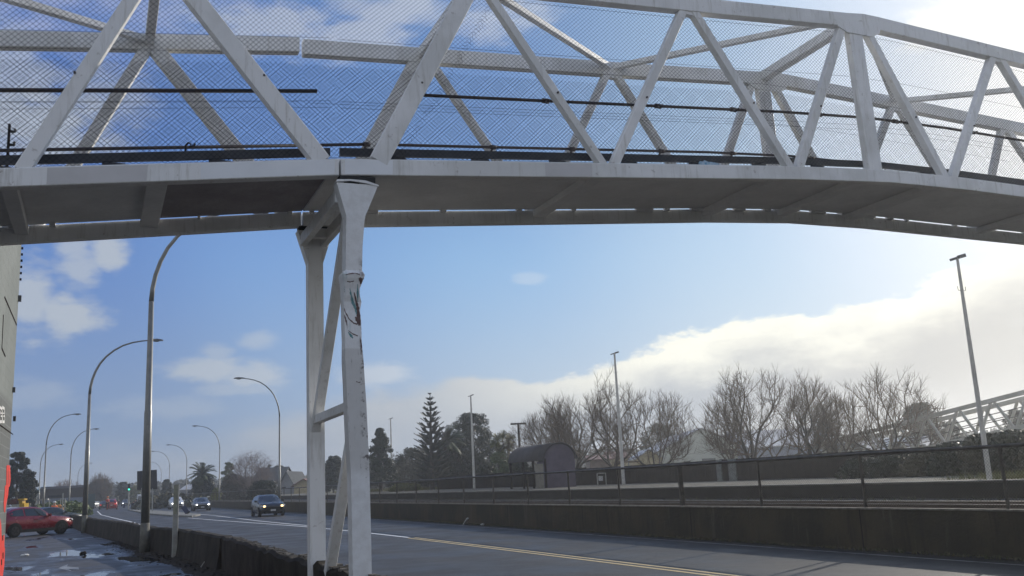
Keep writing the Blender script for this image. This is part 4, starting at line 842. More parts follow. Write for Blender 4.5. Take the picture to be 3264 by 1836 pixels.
# ------------------------------------------------------------------ trees
def seg(m_, a, b, r0, r1, n=3):
    d_ = (b - a)
    if d_.length < 1e-5: return
    d_.normalize(); u = d_.orthogonal().normalized(); w_ = d_.cross(u); vs = []
    for o, r_ in ((a, r0), (b, r1)):
        for k in range(n): t_ = 6.28318 * k / n; vs.append(o + (u * math.cos(t_) + w_ * math.sin(t_)) * r_)
    m_.add(vs, [(k, (k + 1) % n, n + (k + 1) % n, n + k) for k in range(n)])
from mathutils import kdtree
def bare_tree(base, H, Wd_, label, seed, group=None, n=800, trunk=.10, tm=None, bark=None, trunks=1, minr=.010, name='bare_tree', cat='tree', twigs=4, weep=False, low=.16, tw=1.0, thick=1.0, ragged=.26):
    R_ = random.Random(seed); base = Vector(base); hc = H * low
    nodes = []; par = []
    for k in range(trunks):                                   # short leaning trunks
        p = Vector((R_.uniform(-.25, .25) * (trunks > 1), R_.uniform(-.2, .2), 0)); d_ = Vector((R_.uniform(-.35, .35) * (.5 if trunks == 1 else 1), R_.uniform(-.3, .3), 1)).normalized(); last = -1
        for i in range(5): nodes.append(p.copy()); par.append(last); last = len(nodes) - 1; p = p + d_ * hc / 4 + Vector((R_.gauss(0, .05), R_.gauss(0, .05), 0))
    pts = []; lobes = [(R_.uniform(0, 6.28), R_.uniform(-.25, .25)) for _ in range(7)]
    while len(pts) < n:
        x, y, z = R_.uniform(-1, 1), R_.uniform(-1, 1), R_.uniform(0, 1)
        a_ = math.atan2(y, x); k = 1 + ragged * math.sin(3 * a_ + lobes[0][0]) + ragged * math.sin(5 * a_ + lobes[1][0] + z * 4)
        zz = (z - .30) / .70 if z > .30 else (.30 - z) / .30
        if z > .30: lim = math.sqrt(max(0, 1 - zz ** 2.2))
        else: lim = 1 - .80 * zz ** 1.5
        rr_ = math.hypot(x, y)
        if rr_ > lim * k * (.86 + .3 * noise.noise(Vector((x * 2.2 + seed, y * 2.2, z * 3)))): continue
        if R_.random() > .25 + .75 * max(rr_ / max(lim, .05), z): continue
        pts.append(Vector((x * Wd_ / 2 * .96, y * Wd_ / 2 * .8, hc * .8 + z * (H - hc) * (.90 + .10 * noise.noise(Vector((x * 3, y * 3, seed))) * 2))))
    top0 = nodes[4]
    pts.sort(key=lambda q: (q - top0).length + R_.uniform(0, .06) * H)
    kd = None; built = 0
    for q in pts:
        if kd is None or len(nodes) - built > 60:
            kd = kdtree.KDTree(len(nodes))
            for i, v in enumerate(nodes): kd.insert(v, i)
            kd.balance(); built = len(nodes)
        cand = [i for _, i, _ in kd.find_n(q, 8)] + list(range(built, len(nodes)))
        best, bd = 0, 1e9
        for i in cand:
            v = q - nodes[i]; L = v.length; c_ = L * (1.0 + (.9 * max(0, -v.z / max(L, 1e-4))) + .25 * (1 - v.z / max(L, 1e-4)))
            pi = par[i]
            if pi >= 0:
                u = (nodes[i] - nodes[pi])
                if u.length > 1e-4: c_ *= 1.7 - .85 * (u.normalized().dot(v / max(L, 1e-4)))
            if c_ < bd: best, bd = i, c_
        v = q - nodes[best]; L = v.length; last = best; st_ = max(1, min(5, int(L / .45)))
        for k in range(1, st_ + 1):
            p = nodes[best].lerp(q, k / st_) + (Vector((R_.gauss(0, 1), R_.gauss(0, 1), R_.gauss(0, 1) - .2)) * L * .03 if k < st_ else Vector((0, 0, 0)))
            nodes.append(p); par.append(last); last = len(nodes) - 1
    ch = [[] for _ in nodes]
    for i, p_ in enumerate(par):
        if p_ >= 0: ch[p_].append(i)
    cnt = [1] * len(nodes)
    for i in range(len(nodes) - 1, -1, -1):
        if par[i] >= 0: cnt[par[i]] += cnt[i]
    for it in range(9):                                       # straighten limbs
        new_ = [v.copy() for v in nodes]
        for i in range(3, len(nodes)):
            if par[i] >= 0 and ch[i]:
                m_ = max(ch[i], key=lambda k: cnt[k]); new_[i] = nodes[i] * .45 + nodes[par[i]] * .275 + nodes[m_] * .275
        nodes = new_
    w_ = [0.0] * len(nodes); kids = [0] * len(nodes)
    for i in range(len(nodes) - 1, -1, -1):
        if kids[i] == 0: w_[i] = 1.0
        if par[i] >= 0: w_[par[i]] += w_[i]; kids[par[i]] += 1
    W0 = max(w_); r0 = H * trunk * .22 * thick
    rad = [max(minr, r0 * (x / W0) ** .50) for x in w_]
    a_, b_ = MB(), MB()
    for i in range(len(nodes)):
        if par[i] < 0: continue
        big = w_[i] > W0 * .06; seg(a_ if big else b_, base + nodes[par[i]], base + nodes[i], min(rad[par[i]], rad[i] * 1.6), rad[i], 7 if w_[i] > W0 * .3 else (5 if big else 3))
    for i in range(len(nodes)):
        if w_[i] > 6 or par[i] < 0: continue
        d0 = (nodes[i] - nodes[par[i]]).normalized()
        for k in range(twigs):
            d_ = (d0 * .7 + Vector((R_.gauss(0, .42), R_.gauss(0, .42), R_.gauss(.40, .28)))).normalized(); L = R_.uniform(.35, 1.05) * tw; p = base + nodes[i]
            if weep:
                d_ = (d_ + Vector((0, 0, .3))).normalized()
                for j in range(5): q = p + d_ * L * .5; seg(b_, p, q, minr * .7, minr * .5, 3); p = q; d_ = (d_ + Vector((0, 0, -.55))).normalized()
            else:
                m1 = p + d_ * L * .5; e_ = m1 + (d_ + Vector((R_.gauss(0, .16), R_.gauss(0, .16), .20))).normalized() * L * .5
                seg(b_, p, m1, minr * .75, minr * .6, 3); seg(b_, m1, e_, minr * .6, minr * .35, 3)
                s2 = (d_ + Vector((R_.gauss(0, .6), R_.gauss(0, .6), .2))).normalized(); seg(b_, m1, m1 + s2 * L * .35, minr * .55, minr * .35, 3)
    t_ = thing(name, label, cat, base, group); a_.build('trunk', bark or BARK, t_, True); b_.build('crown', tm or TWIG, t_)
    return t_
def at_ground(px, D, z=1.04): p = gd(px, 1500, D); return Vector((p.x, p.y, z))
def hpx(px, py_top, D, z=1.04): return gd(px, py_top, D).z - z
def bt(px, top, wpx, D, label, seed, **k):
    R2 = random.Random(seed * 3); k.setdefault('n', int(R2.uniform(430, 720))); k.setdefault('ragged', R2.uniform(.15, .42)); k.setdefault('low', R2.uniform(.10, .24)); b_ = at_ground(px, D); return bare_tree(b_, hpx(px, top, D), wpx * D / 3000 * 1.32, label, seed, 'bare deciduous trees behind the railway', **k)
bt(1830, 1232, 270, 82, 'spreading bare tree directly behind the arched shelter, with reddish buds', 11, trunks=2, n=1000, twigs=5)
bt(1765, 1285, 200, 88, 'lower rounded bare tree at the left end of the bare row, beside the power pole', 12, trunks=2, n=900, twigs=5)
bt(1960, 1155, 190, 80, 'tall narrow bare tree rising behind the middle mast', 13, trunks=2)
bt(2100, 1218, 265, 76, 'bare tree in front of the gabled hall, right of the middle mast', 14, trunks=1, n=850, ragged=.38, low=.10)
bt(2405, 1140, 310, 70, 'tallest wide bare tree standing before the grey gabled hall', 15, trunks=2, n=900, low=.09, thick=1.25)
bt(2325, 1255, 130, 74, 'slim bare tree immediately left of the tallest wide one', 21, trunks=1, n=380, ragged=.45)
bt(2598, 1165, 190, 66, 'bare tree with upright twin stems left of the ramp portal', 16, trunks=2)
bt(2690, 1215, 150, 68, 'smaller bare tree just behind the ramp portal arch', 22, trunks=2)
bt(2828, 1150, 240, 60, 'open forked bare tree in front of the far ramp', 17, trunks=1, n=480, ragged=.42, thick=1.2)
bt(2975, 1235, 150, 64, 'sparse bare saplings whose twigs cross the ramp top chord', 18, trunks=3, n=170, twigs=3, ragged=.5)

def leafy(base, H, Wd_, label, seed, m, profile='round', clumps=60, leaves=110, dense=1.9, leaf=.15, name='evergreen_tree', cat='tree', group=None, trunkm=None, z0=.10, squash=.8, cr=.21, depth=1.0, gaps=.0):
    R_ = random.Random(seed); base = Vector(base); a_, b_ = MB(), MB()
    def wf(t):
        if profile == 'round': return math.sqrt(max(0, 1 - (2 * (t - .5)) ** 2)) * .95 + .05
        if profile == 'dome': return math.sqrt(max(0, 1 - t ** 2.4)) * .92 + .05
        if profile == 'cone': return (1 - t) ** .8 * .95 + .03
        if profile == 'column': return math.sin(math.pi * min(1, .08 + t * .9)) ** .45 * .9
        return .8
    for i in range(clumps):
        t = (i + R_.random()) / clumps; t = t ** .85; w_ = wf(t) * Wd_ / 2; a1 = R_.random() * 6.283; rr_ = w_ * math.sqrt(R_.uniform(.15, 1)) * R_.uniform(.80, 1.08)
        c0 = Vector((math.cos(a1) * rr_, math.sin(a1) * rr_ * depth, H * (z0 + (1 - z0) * t)))
        cr_ = Wd_ * cr * R_.uniform(.6, 1.25) * (.45 + .55 * wf(t)); 
        if c0.z + cr_ * squash > H: c0.z = H - cr_ * squash
        for j in range(int(leaves * dense)):
            d_ = Vector((R_.gauss(0, 1), R_.gauss(0, 1), R_.gauss(0, 1))).normalized(); k = R_.random() ** .45
            q_ = base + c0 + Vector((d_.x * cr_, d_.y * cr_ * depth, d_.z * cr_ * squash)) * k
            n_ = (d_ + Vector((R_.gauss(0, .5), R_.gauss(0, .5), R_.gauss(0, .5)))).normalized(); u = n_.orthogonal().normalized(); u.rotate(Matrix.Rotation(R_.random() * 6.283, 3, n_)); v_ = n_.cross(u)
            s_ = leaf * R_.uniform(.5, 1.3); b_.quad(q_, u * s_ * .5, v_ * s_ * .32)
        if R_.random() < .5: seg(a_, base + Vector((0, 0, c0.z * .55)), base + c0, .03 * Wd_ / 4, .015, 4)
    a_.tube([base + Vector((0, 0, -.2)), base + Vector((R_.uniform(-.1, .1), 0, H * .45)), base + Vector((R_.uniform(-.15, .15), 0, H * .88))], [Wd_ * .045, Wd_ * .03, .02], 7)
    t_ = thing(name, label, cat, base, group); a_.build('trunk', trunkm or BARK, t_); b_.build('crown', m, t_)
    return t_
def lt(px, top, wpx, D, label, seed, m, profile='round', **k):
    z = k.pop('z', 1.04); b_ = at_ground(px, D, z); H = hpx(px, top, D, z); return leafy(b_, H, wpx * D / 3000, label, seed, m, profile, leaf=k.pop('leaf', max(.10, D * 3.4 / 3000)), **k)
lt(1214, 1362, 128, 110, 'pointed dark conifer just right of the damaged column', 31, L_PINE, 'cone', clumps=150, leaves=90, name='conifer', cr=.14)
lt(1315, 1425, 140, 120, 'hazy olive brown bush mass between the conifer and the norfolk pine', 32, L_OLIV, 'dome', clumps=60, name='bush', cat='bush')
lt(1508, 1312, 185, 105, 'big dark broad evergreen behind the second mast', 33, L_DARK, 'dome', clumps=130, leaves=130, cr=.13)
lt(1462, 1400, 150, 104, 'dark lower evergreen at the left foot of the big one', 34, L_DARK, 'dome', clumps=80, leaves=120)
lt(1395, 1440, 120, 100, 'dark bush under the norfolk pine', 35, L_DARK, 'dome', clumps=70, leaves=110, name='bush', cat='bush')
lt(1592, 1440, 100, 92, 'pale green cabbage tree clump left of the shelter roof', 36, L_PALE, 'dome', clumps=50, leaves=80, name='bush', cat='bush')
lt(1655, 1465, 90, 86, 'dark bush against the left end of the shelter', 37, L_DARK, 'dome', clumps=50, leaves=110, name='bush', cat='bush')
lt(1545, 1480, 70, 88, 'dark green bush beneath the second mast', 38, L_DARK, 'dome', clumps=40, leaves=100, name='bush', cat='bush')
lt(1062, 1452, 80, 130, 'round dark tree seen between the two white columns', 39, L_DARK, 'dome', clumps=70, leaves=110)
lt(2958, 1278, 125, 110, 'dark domed pine behind the ramp at the right', 40, L_PINE, 'dome', clumps=80, leaves=110, z0=.3)
lt(2640, 1330, 75, 105, 'small dark domed tree behind the ramp portal', 41, L_PINE, 'dome', clumps=60, leaves=90)
lt(3045, 1340, 100, 95, 'dark shrub showing through the ramp diagonals', 42, L_PINE, 'dome', clumps=60, leaves=90, name='bush', cat='bush')
lt(2110, 1345, 150, 158, 'dark low tree behind the left slope of the gabled hall', 43, L_PINE, 'dome', clumps=70, leaves=80)
lt(3262, 1300, 90, 90, 'olive tree at the right frame edge under the ramp', 44, L_OLIV, 'dome', clumps=60, leaves=90)
for i, (px, top, w_, D) in enumerate(((2860, 1450, 190, 47), (2960, 1432, 190, 45), (3060, 1405, 190, 41), (3160, 1380, 200, 43), (3250, 1368, 190, 40), (3340, 1375, 190, 38), (2760, 1458, 170, 52))):
    D = 29.5 / (ray(px, 1500).x / FPX); lt(px, top, w_, D, ['bramble bush at the right end of the timber fence', 'olive hedge bush left of the leaning mast foot', 'hedge bush directly behind the leaning mast foot', 'bushy growth right of the leaning mast', 'tall bush below the ramp at the right edge', 'bush running out of frame at lower right', 'low bramble bush in front of the far ramp foot'][i], 50 + i, L_OLIV if i % 2 else L_DARK, 'dome', clumps=80, leaves=130, leaf=.09, z0=.05, name='bush', cat='bush', group='bushes along the right end of the platform', depth=.6)
# left and middle distance (ground level 0)
lt(58, 1440, 105, 120, 'large dark evergreen beside the brick building at left', 60, L_DARK, 'dome', clumps=120, leaves=120, z=0, cr=.13)
lt(95, 1500, 55, 118, 'dark right shoulder of the evergreen, above the yellow truck', 61, L_DARK, 'dome', clumps=70, leaves=110, z=0)
lt(393, 1536, 42, 240, 'dark pointed tree left of the dark sign back', 64, L_DARK, 'dome', clumps=60, leaves=80, z=0)
lt(437, 1547, 60, 250, 'yellow green tree behind the traffic signal', 65, L_YELL, 'dome', clumps=60, leaves=80, z=0)
lt(500, 1550, 36, 230, 'brownish tree right of the dark sign back', 66, L_OLIV, 'dome', clumps=50, leaves=80, z=0)
lt(533, 1528, 40, 185, 'dark tree left of the phoenix palm, behind a lamp', 67, L_DARK, 'dome', clumps=70, leaves=80, z=0)
lt(596, 1524, 22, 230, 'tiny pointed conifer left of the phoenix palm', 68, L_DARK, 'cone', clumps=40, leaves=60, z=0, name='conifer')
lt(650, 1512, 78, 150, 'dark round thicket under the phoenix palm', 69, L_DARK, 'dome', clumps=90, leaves=100, z=0, name='bush', cat='bush')
lt(690, 1555, 34, 140, 'bright green bush at the right foot of the palm', 70, L_YELL, 'dome', clumps=40, leaves=80, z=0, name='bush', cat='bush')
lt(728, 1473, 44, 160, 'loose grey green tree left of the birch', 71, L_PALE, 'round', clumps=30, leaves=60, z=0, z0=.45, cr=.2)
lt(745, 1510, 80, 150, 'olive brown thicket at the foot of the birch', 72, L_OLIV, 'dome', clumps=90, leaves=100, z=0, name='bush', cat='bush')
lt(840, 1530, 95, 120, 'dark rounded hedge behind the black car', 73, L_DARK, 'dome', clumps=80, leaves=100, z=0, name='bush', cat='bush')
for px, top, w_, lb in ((860, 1480, 18, 'brownish pencil conifer, left of three behind the grey roof'), (877, 1486, 12, 'narrow dark pencil conifer, middle of three'), (901, 1485, 14, 'dark pencil conifer right of the lamp pole')):
    lt(px, top, w_, 210, lb, px, L_DARK if px > 865 else L_OLIV, 'column', clumps=40, leaves=60, z=0, name='pencil_conifer', cr=.25)
lt(990, 1515, 120, 260, 'low brown green trees behind the cream house', 77, L_OLIV, 'dome', clumps=60, leaves=70, z=0)
lt(1290, 1540, 110, 95, 'grassy mound bush left of the norfolk pine foot', 78, L_YELL, 'dome', clumps=40, leaves=90, name='bush', cat='bush', cr=.12)
bare_tree(at_ground(800, 150, 0), hpx(800, 1428, 150, 0), 145 * 150 / 3000, 'weeping bare birch with reddish twigs behind the wire fence', 81, tm=TWIGR, trunks=2, minr=.012, weep=True, twigs=3)
bare_tree(at_ground(322, 230, 0), hpx(322, 1500, 230, 0), 92 * 230 / 3000, 'rounded brown bare tree in the distance over the road', 82, minr=.02, trunks=3)
lt(322, 1525, 85, 232, 'olive understory of the far rounded tree', 83, L_OLIV, 'dome', clumps=60, leaves=50, z=0, name='bush', cat='bush')
bare_tree(at_ground(210, 225, 0), hpx(210, 1523, 225, 0), 105 * 225 / 3000, 'wide low bare tree behind the long brown building', 84, minr=.022, tm=TWIGR, trunks=3)
bare_tree(at_ground(1000, 200, 0), hpx(1000, 1490, 200, 0), 60 * 200 / 3000, 'small pale bare tree beside the far white column', 85, minr=.02, tm=TWIGR)

# norfolk pine
def norfolk(px, top, D, label):
    b_ = at_ground(px, D); H = hpx(px, top, D); t_ = thing('norfolk_pine', label, 'tree', b_); R_ = random.Random(5); tr, cr_ = MB(), MB()
    tr.tube([b_, b_ + Vector((0, 0, H * .5)), b_ + Vector((.05, 0, H))], [.28, .17, .03], 7); tr.build('trunk', BARK, t_)
    tiers = 16
    for k in range(tiers):
        t = (k / (tiers - 1)); z = H * (.10 + .895 * t); ln = (H * .235) * (1 - t) ** .80 * (1.0 if k > 2 else .9) + .18
        for j in range(9):
            a1 = 6.283 * (j + R_.random() * .35) / 9 + k; l_ = ln * R_.uniform(.82, 1.08); rise = .28 + .25 * t
            d_ = Vector((math.cos(a1), math.sin(a1), 0)); p0 = b_ + Vector((0, 0, z)); p1 = p0 + d_ * l_ * .55 + Vector((0, 0, l_ * rise * .25)); p2 = p0 + d_ * l_ + Vector((0, 0, l_ * rise * .95))
            seg(cr_, p0, p1, .04, .03, 3); seg(cr_, p1, p2, .03, .015, 3)
            n = 22
            for i in range(n):
                u = .22 + .78 * i / n; q_ = p0.lerp(p1, u / .55) if u < .55 else p1.lerp(p2, (u - .55) / .45)
                wl = .30 * (.5 + .8 * u) * min(1, l_ / 1.6)
                for s_ in (-1, 1):
                    sd_ = Vector((-d_.y, d_.x, 0)) * s_; e_ = q_ + (sd_ * .75 + d_ * .5 + Vector((0, 0, .45))) * wl * R_.uniform(.6, 1.1)
                    cr_.quad((q_ + e_) / 2, (e_ - q_) / 2, Vector((0, 0, .055)) + d_ * .03)
    cr_.build('crown', L_NORF, t_)
norfolk(1377, 1250, 98, 'tall norfolk pine with tiered upturned branches')
def palm(px, topy, D, label, z, fr_len, n=34, m=L_PALM, trunk=True):
    b_ = at_ground(px, D, z); H = hpx(px, topy, D, z) - fr_len * .45; t_ = thing('palm_tree', label, 'palm', b_); R_ = random.Random(px)
    MB().tube([b_, b_ + Vector((0, 0, H))], [.38, .30], 8).build('trunk', BARK, t_); m_ = MB()
    for k in range(n):
        a1 = R_.random() * 6.283; e1 = R_.uniform(-.25, 1.35); d_ = Vector((math.cos(a1) * math.cos(e1), math.sin(a1) * math.cos(e1), math.sin(e1))); p = b_ + Vector((0, 0, H)); pts = [p.copy()]
        for i in range(7): p = p + d_ * fr_len / 7; d_ = (d_ + Vector((0, 0, -.17))).normalized(); pts.append(p.copy())
        for i in range(7):
            seg(m_, pts[i], pts[i + 1], .03, .02, 3); ax = (pts[i + 1] - pts[i]).normalized(); sd_ = ax.cross(Vector((0, 0, 1))).normalized()
            for s_ in (-1, 1):
                for q in (0, .33, .66):
                    o = pts[i].lerp(pts[i + 1], q); e_ = o + (sd_ * s_ * .8 + ax * .6 - Vector((0, 0, .35))) * fr_len * .17; m_.quad((o + e_) / 2, (e_ - o) / 2, ax * fr_len * .016)
    m_.build('crown', m, t_)
palm(645, 1492, 150, 'phoenix palm with arching fronds left of the birch', 0, 2.4, 44)
palm(1425, 1378, 100, 'dark palm crown between the norfolk pine and the big evergreen', 1.04, 2.2, 40)
# cabbage trees: tufts of stiff blades
ct = thing('cabbage_tree', 'cabbage tree with golden tufts beside the big dark evergreen', 'tree', at_ground(1610, 93)); m_ = MB(); tr = MB(); R_ = random.Random(9); bs = at_ground(1610, 93)
for (px, py) in ((1585, 1398), (1605, 1390), (1622, 1400), (1632, 1418), (1575, 1415), (1600, 1425), (1618, 1430), (1590, 1440)):
    c0 = gd(px, py, 93) + Vector((0, R_.uniform(-.6, .6), 0)); tr.tube([bs, (bs + c0) / 2 + Vector((.1, 0, 0)), c0], [.12, .09, .06], 5)
    for k in range(110):
        d_ = Vector((R_.gauss(0, 1), R_.gauss(0, 1), R_.gauss(.25, 1))).normalized(); u = d_.orthogonal().normalized(); m_.quad(c0 + d_ * .32, d_ * .32, u * .03)
tr.build('trunk', BARK, ct); m_.build('crown', L_YELL, ct)

# grass, weeds, distant woods
def tufts(name, label, cat, m, boxes, n, h, wd=.012, seed=1):
    R_ = random.Random(seed); m_ = MB()
    for i in range(n):
        x0, x1, y0, y1, z = R_.choice(boxes); c0 = Vector((R_.uniform(x0, x1), R_.uniform(y0, y1), z)); a1 = R_.random() * 6.283; hh = h * R_.uniform(.4, 1.2)
        sd_ = Vector((math.cos(a1), math.sin(a1), 0)) * wd; tip = c0 + Vector((R_.gauss(0, .3) * hh, R_.gauss(0, .3) * hh, hh)); m_.add([c0 - sd_, c0 + sd_, tip], [(0, 1, 2)])
    return tag(m_.build(name, m), label, cat, kind='stuff')
tufts('grass', 'rough dry grass around the foot of the leaning mast', 'grass', GRASS, [(22.2, 26, 12, 19.5, 1.08), (23.5, 30, 13, 22, 1.08)], 7000, .22, .012)
tufts('grass', 'green grass bank beyond the platform near the pointed conifer', 'grass', GRASS, [(30, 44, 95, 135, 1.06)], 9000, .35, .04, 5)
tufts('weeds', 'weeds growing beside the rails and along the wall top', 'weeds', DGRASS, [(14.5, 15.0, 8, 60, .66), (17.6, 21, 10, 80, .66)], 9000, .12, .010, 4)
tufts('weeds', 'weeds and moss growing in the gutter at the foot of the retaining wall', 'weeds', DGRASS, [(14.02, 14.18, 6, 70, .01)], 5000, .07, .012, 8)
tufts('weeds', 'green weeds and verge along the left road edge beyond the red crossover', 'weeds', GRASS, [(-6, -2.2, 90, 130, 0), (-8, -3, 110, 140, 0)], 9000, .55, .05, 6)
def woods(name, label, D, px0, px1, hm, m, seed, z=0):
    R_ = random.Random(seed); m_ = MB(); px = px0
    while px < px1:
        hh = hm * R_.uniform(.55, 1.15); c0 = gd(px, 1500, D + R_.uniform(-10, 25)); c0.z = z
        for j in range(230):
            a1 = R_.uniform(-1, 1); q_ = c0 + Vector((a1 * D * .012, R_.gauss(0, 3), hh * math.sqrt(1 - a1 * a1) * R_.random() ** .7)); n_ = Vector((R_.gauss(0, 1), R_.gauss(0, 1), R_.gauss(0, 1))).normalized(); u = n_.orthogonal(); m_.quad(q_, u * D * .0011, n_.cross(u) * D * .0009)
        px += R_.uniform(5, 12)
    return tag(m_.build(name, m), label, 'woods', kind='stuff')
woods('distant_woods', 'low wooded skyline far behind the houses', 380, 250, 1150, 7.5, L_OLIV, 1)
woods('distant_woods', 'low wooded skyline behind the railway trees', 260, 1100, 3400, 7.5, L_OLIV, 2, 1)
woods('hedge', 'green hedge in front of the long brown building', 112, 120, 262, 1.7, L_PALE, 3)
woods('hedge', 'scrub along the fence foot beyond the white car', 150, 470, 640, 2.2, L_OLIV, 4)

# ------------------------------------------------------------------ buildings
def ppoly(px_pts, D, ext, name, m, par): m_ = MB(); m_.prism([gd(a_, b_, D) for a_, b_ in px_pts], ext); return m_.build(name, m, par)
def rect(x0, x1, y0, y1, D, ext, name, m, par): return ppoly([(x0, y0), (x1, y0 - (x1 - x0) * .05), (x1, y1 - (x1 - x0) * .05), (x0, y1)], D, ext, name, m, par)
def house(px0, px1, py_eave, D, z0, depth, mwall, mroof, label, ridge_dz, cat='building', name='house', overhang=.3, gable=True, yaw=0.0, windows=(), winm=GLASS):
    A, B = gd(px0, py_eave, D), gd(px1, py_eave - (px1 - px0) * .05, D); zt_ = (A.z + B.z) / 2; A.z = B.z = z0; U_ = (B - A); Lw = U_.length; U_.normalize(); N_ = Vector((-U_.y, U_.x, 0))
    if N_.y < 0: N_ = -N_
    t_ = thing(name, label, cat, A); m_ = MB(); Hh = zt_ - z0
    m_.hexa([A, B, B + N_ * depth, A + N_ * depth], [p + Vector((0, 0, Hh)) for p in (A, B, B + N_ * depth, A + N_ * depth)]); m_.build('wall', mwall, t_)
    up = Vector((0, 0, Hh)); rz = Vector((0, 0, Hh + ridge_dz)); o = overhang
    m_ = MB()
    if gable:      # gable end faces the viewer, ridge runs away
        mid = (A + B) / 2; m_.add([A + up + N_ * .01, B + up + N_ * .01, mid + rz + N_ * .01, A + up + N_ * (depth - .01), B + up + N_ * (depth - .01), mid + rz + N_ * (depth - .01)], [(0, 1, 2), (5, 4, 3), (0, 2, 5, 3), (1, 4, 5, 2)]); m_.build('gable', mwall, t_)
        r_ = MB()
        for P_, s_ in ((A, -1), (B, 1)):
            e_ = P_ + up + U_ * s_ * o - Vector((0, 0, ridge_dz * o / (Lw / 2))); q = [e_ - N_ * o, mid + rz - N_ * o, mid + rz + N_ * (depth + o), e_ + N_ * (depth + o)]
            r_.prism([p + Vector((0, 0, .03)) for p in q], (0, 0, .12))
        r_.build('roof', mroof, t_)
    else:          # eave faces the viewer
        r_ = MB(); f0, f1 = A + up - U_ * o - N_ * o - Vector((0, 0, ridge_dz * o / (depth / 2))), B + up + U_ * o - N_ * o - Vector((0, 0, ridge_dz * o / (depth / 2)))
        m0, m1 = A + rz + N_ * depth / 2 - U_ * o, B + rz + N_ * depth / 2 + U_ * o; b0, b1 = A + up + N_ * (depth + o) - U_ * o, B + up + N_ * (depth + o) + U_ * o
        for q in ([f0, f1, m1, m0], [m0, m1, b1, b0]): r_.prism([p + Vector((0, 0, .03)) for p in q], (0, 0, .12))
        r_.build('roof', mroof, t_); m_.add([A + up, A + up + N_ * depth, A + rz + N_ * depth / 2], [(0, 1, 2)]); m_.add([B + up, B + rz + N_ * depth / 2, B + up + N_ * depth], [(0, 1, 2)]); m_.build('gable', mwall, t_)
    for (wx0, wx1, wy0, wy1) in windows:
        w0, w1 = gd(wx0, wy1, D), gd(wx1, wy1, D); hgt = gd(wx0, wy0, D).z - w0.z; s0, s1 = (w0 - A).dot(U_), (w1 - A).dot(U_); b0 = A + U_ * s0 - N_ * .03; b1 = A + U_ * s1 - N_ * .03; b0.z = b1.z = w0.z
        f_ = MB(); f_.hexa([b0 - U_ * .08 - Vector((0, 0, .08)), b1 + U_ * .08 - Vector((0, 0, .08)), b1 + U_ * .08 + N_ * .02 - Vector((0, 0, .08)), b0 - U_ * .08 + N_ * .02 - Vector((0, 0, .08))],
            [b0 - U_ * .08 + Vector((0, 0, hgt + .08)), b1 + U_ * .08 + Vector((0, 0, hgt + .08)), b1 + U_ * .08 + N_ * .02 + Vector((0, 0, hgt + .08)), b0 - U_ * .08 + N_ * .02 + Vector((0, 0, hgt + .08))]); wo = f_.build('window', mwall, t_)
        g_ = MB(); b0 = b0 - N_ * .02; b1 = b1 - N_ * .02; g_.hexa([b0, b1, b1 + N_ * .01, b0 + N_ * .01], [p + Vector((0, 0, hgt)) for p in (b0, b1, b1 + N_ * .01, b0 + N_ * .01)]); g_.build('pane', winm, wo)
    return t_
GH = mat('grey_green_cladding', (.52, .525, .45), .7, scale=.5, col2=(.44, .445, .38)); GH2 = mat('pale_grey_roof', (.40, .39, .39), .5, scale=.4, col2=(.32, .32, .33))
BLU = mat('blue_grey_cladding', (.24, .27, .34), .6, scale=.4, col2=(.19, .21, .27)); CREAM = mat('cream_wall', (.42, .35, .20), .8); BRWN = mat('brown_cladding', (.085, .075, .07), .8, scale=.3)
WHT = mat('white_wall', (.60, .60, .54), .7); TEALR = mat('teal_roof', (.10, .20, .22), .5); REDR = mat('red_tile_roof', (.16, .075, .06), .7, scale=1); GRYR = mat('slate_grey_roof', (.065, .07, .075), .9, scale=.8, spec=.1); BGW = mat('light_blue_grey_wall', (.22, .23, .25), .7, scale=.5)
house(2085, 2395, 1448, 125, 1.04, 26, GH, GH2, 'grey green gabled hall behind the bare trees, with small dark windows', 3.05, name='hall', windows=((2300, 2318, 1433, 1449), (2320, 2342, 1431, 1447), (2237, 2280, 1462, 1473), (2178, 2200, 1471, 1480), (2292, 2316, 1463, 1473), (2330, 2354, 1462, 1472)))
house(2390, 2700, 1428, 118, 1.04, 22, BLU, GH2, 'long blue grey shed right of the gabled hall', 2.4, name='shed', gable=False, windows=((2426, 2453, 1458, 1466), (2466, 2494, 1456, 1464), (2510, 2562, 1450, 1466)))
house(1945, 2000, 1462, 115, 1.04, 8, CREAM, REDR, 'small yellow cream building behind the middle mast', .8, name='shed', gable=False)
house(2030, 2110, 1462, 118, 1.04, 9, CREAM, GH2, 'yellow cream house with grey roof behind a bare tree trunk', 1.0, gable=True)
house(1880, 1945, 1468, 112, 1.04, 8, mat('brown_pink_wall', (.17, .12, .10), .8), REDR, 'low brown shed between the shelter and the cream building', .5, name='shed', gable=False)
house(2790, 3030, 1440, 100, 1.04, 12, mat('teal_grey_shop', (.10, .15, .155), .7, scale=.4), GH2, 'teal grey building seen through the far ramp', 1.4, gable=False, windows=((2860, 2885, 1418, 1432), (2905, 2950, 1420, 1434)))
house(803, 892, 1540, 175, 0, 12, BGW, GRYR, 'house with long slate grey roof behind the dark hedge', 2.7, gable=False)
house(890, 938, 1548, 172, 0, 12, BGW, GRYR, 'pale gabled house wing right of the lamp pole', 2.4, gable=True, overhang=.5, windows=((898, 912, 1552, 1557),))
house(937, 1000, 1548, 165, 0, 8, CREAM, REDR, 'cream house with low red roof beside the far column', 1.0, gable=True, overhang=.5)
house(578, 612, 1562, 200, 0, 8, BGW, GH2, 'small pale house left of the phoenix palm', 1.0, gable=False, windows=((600, 604, 1566, 1572),))
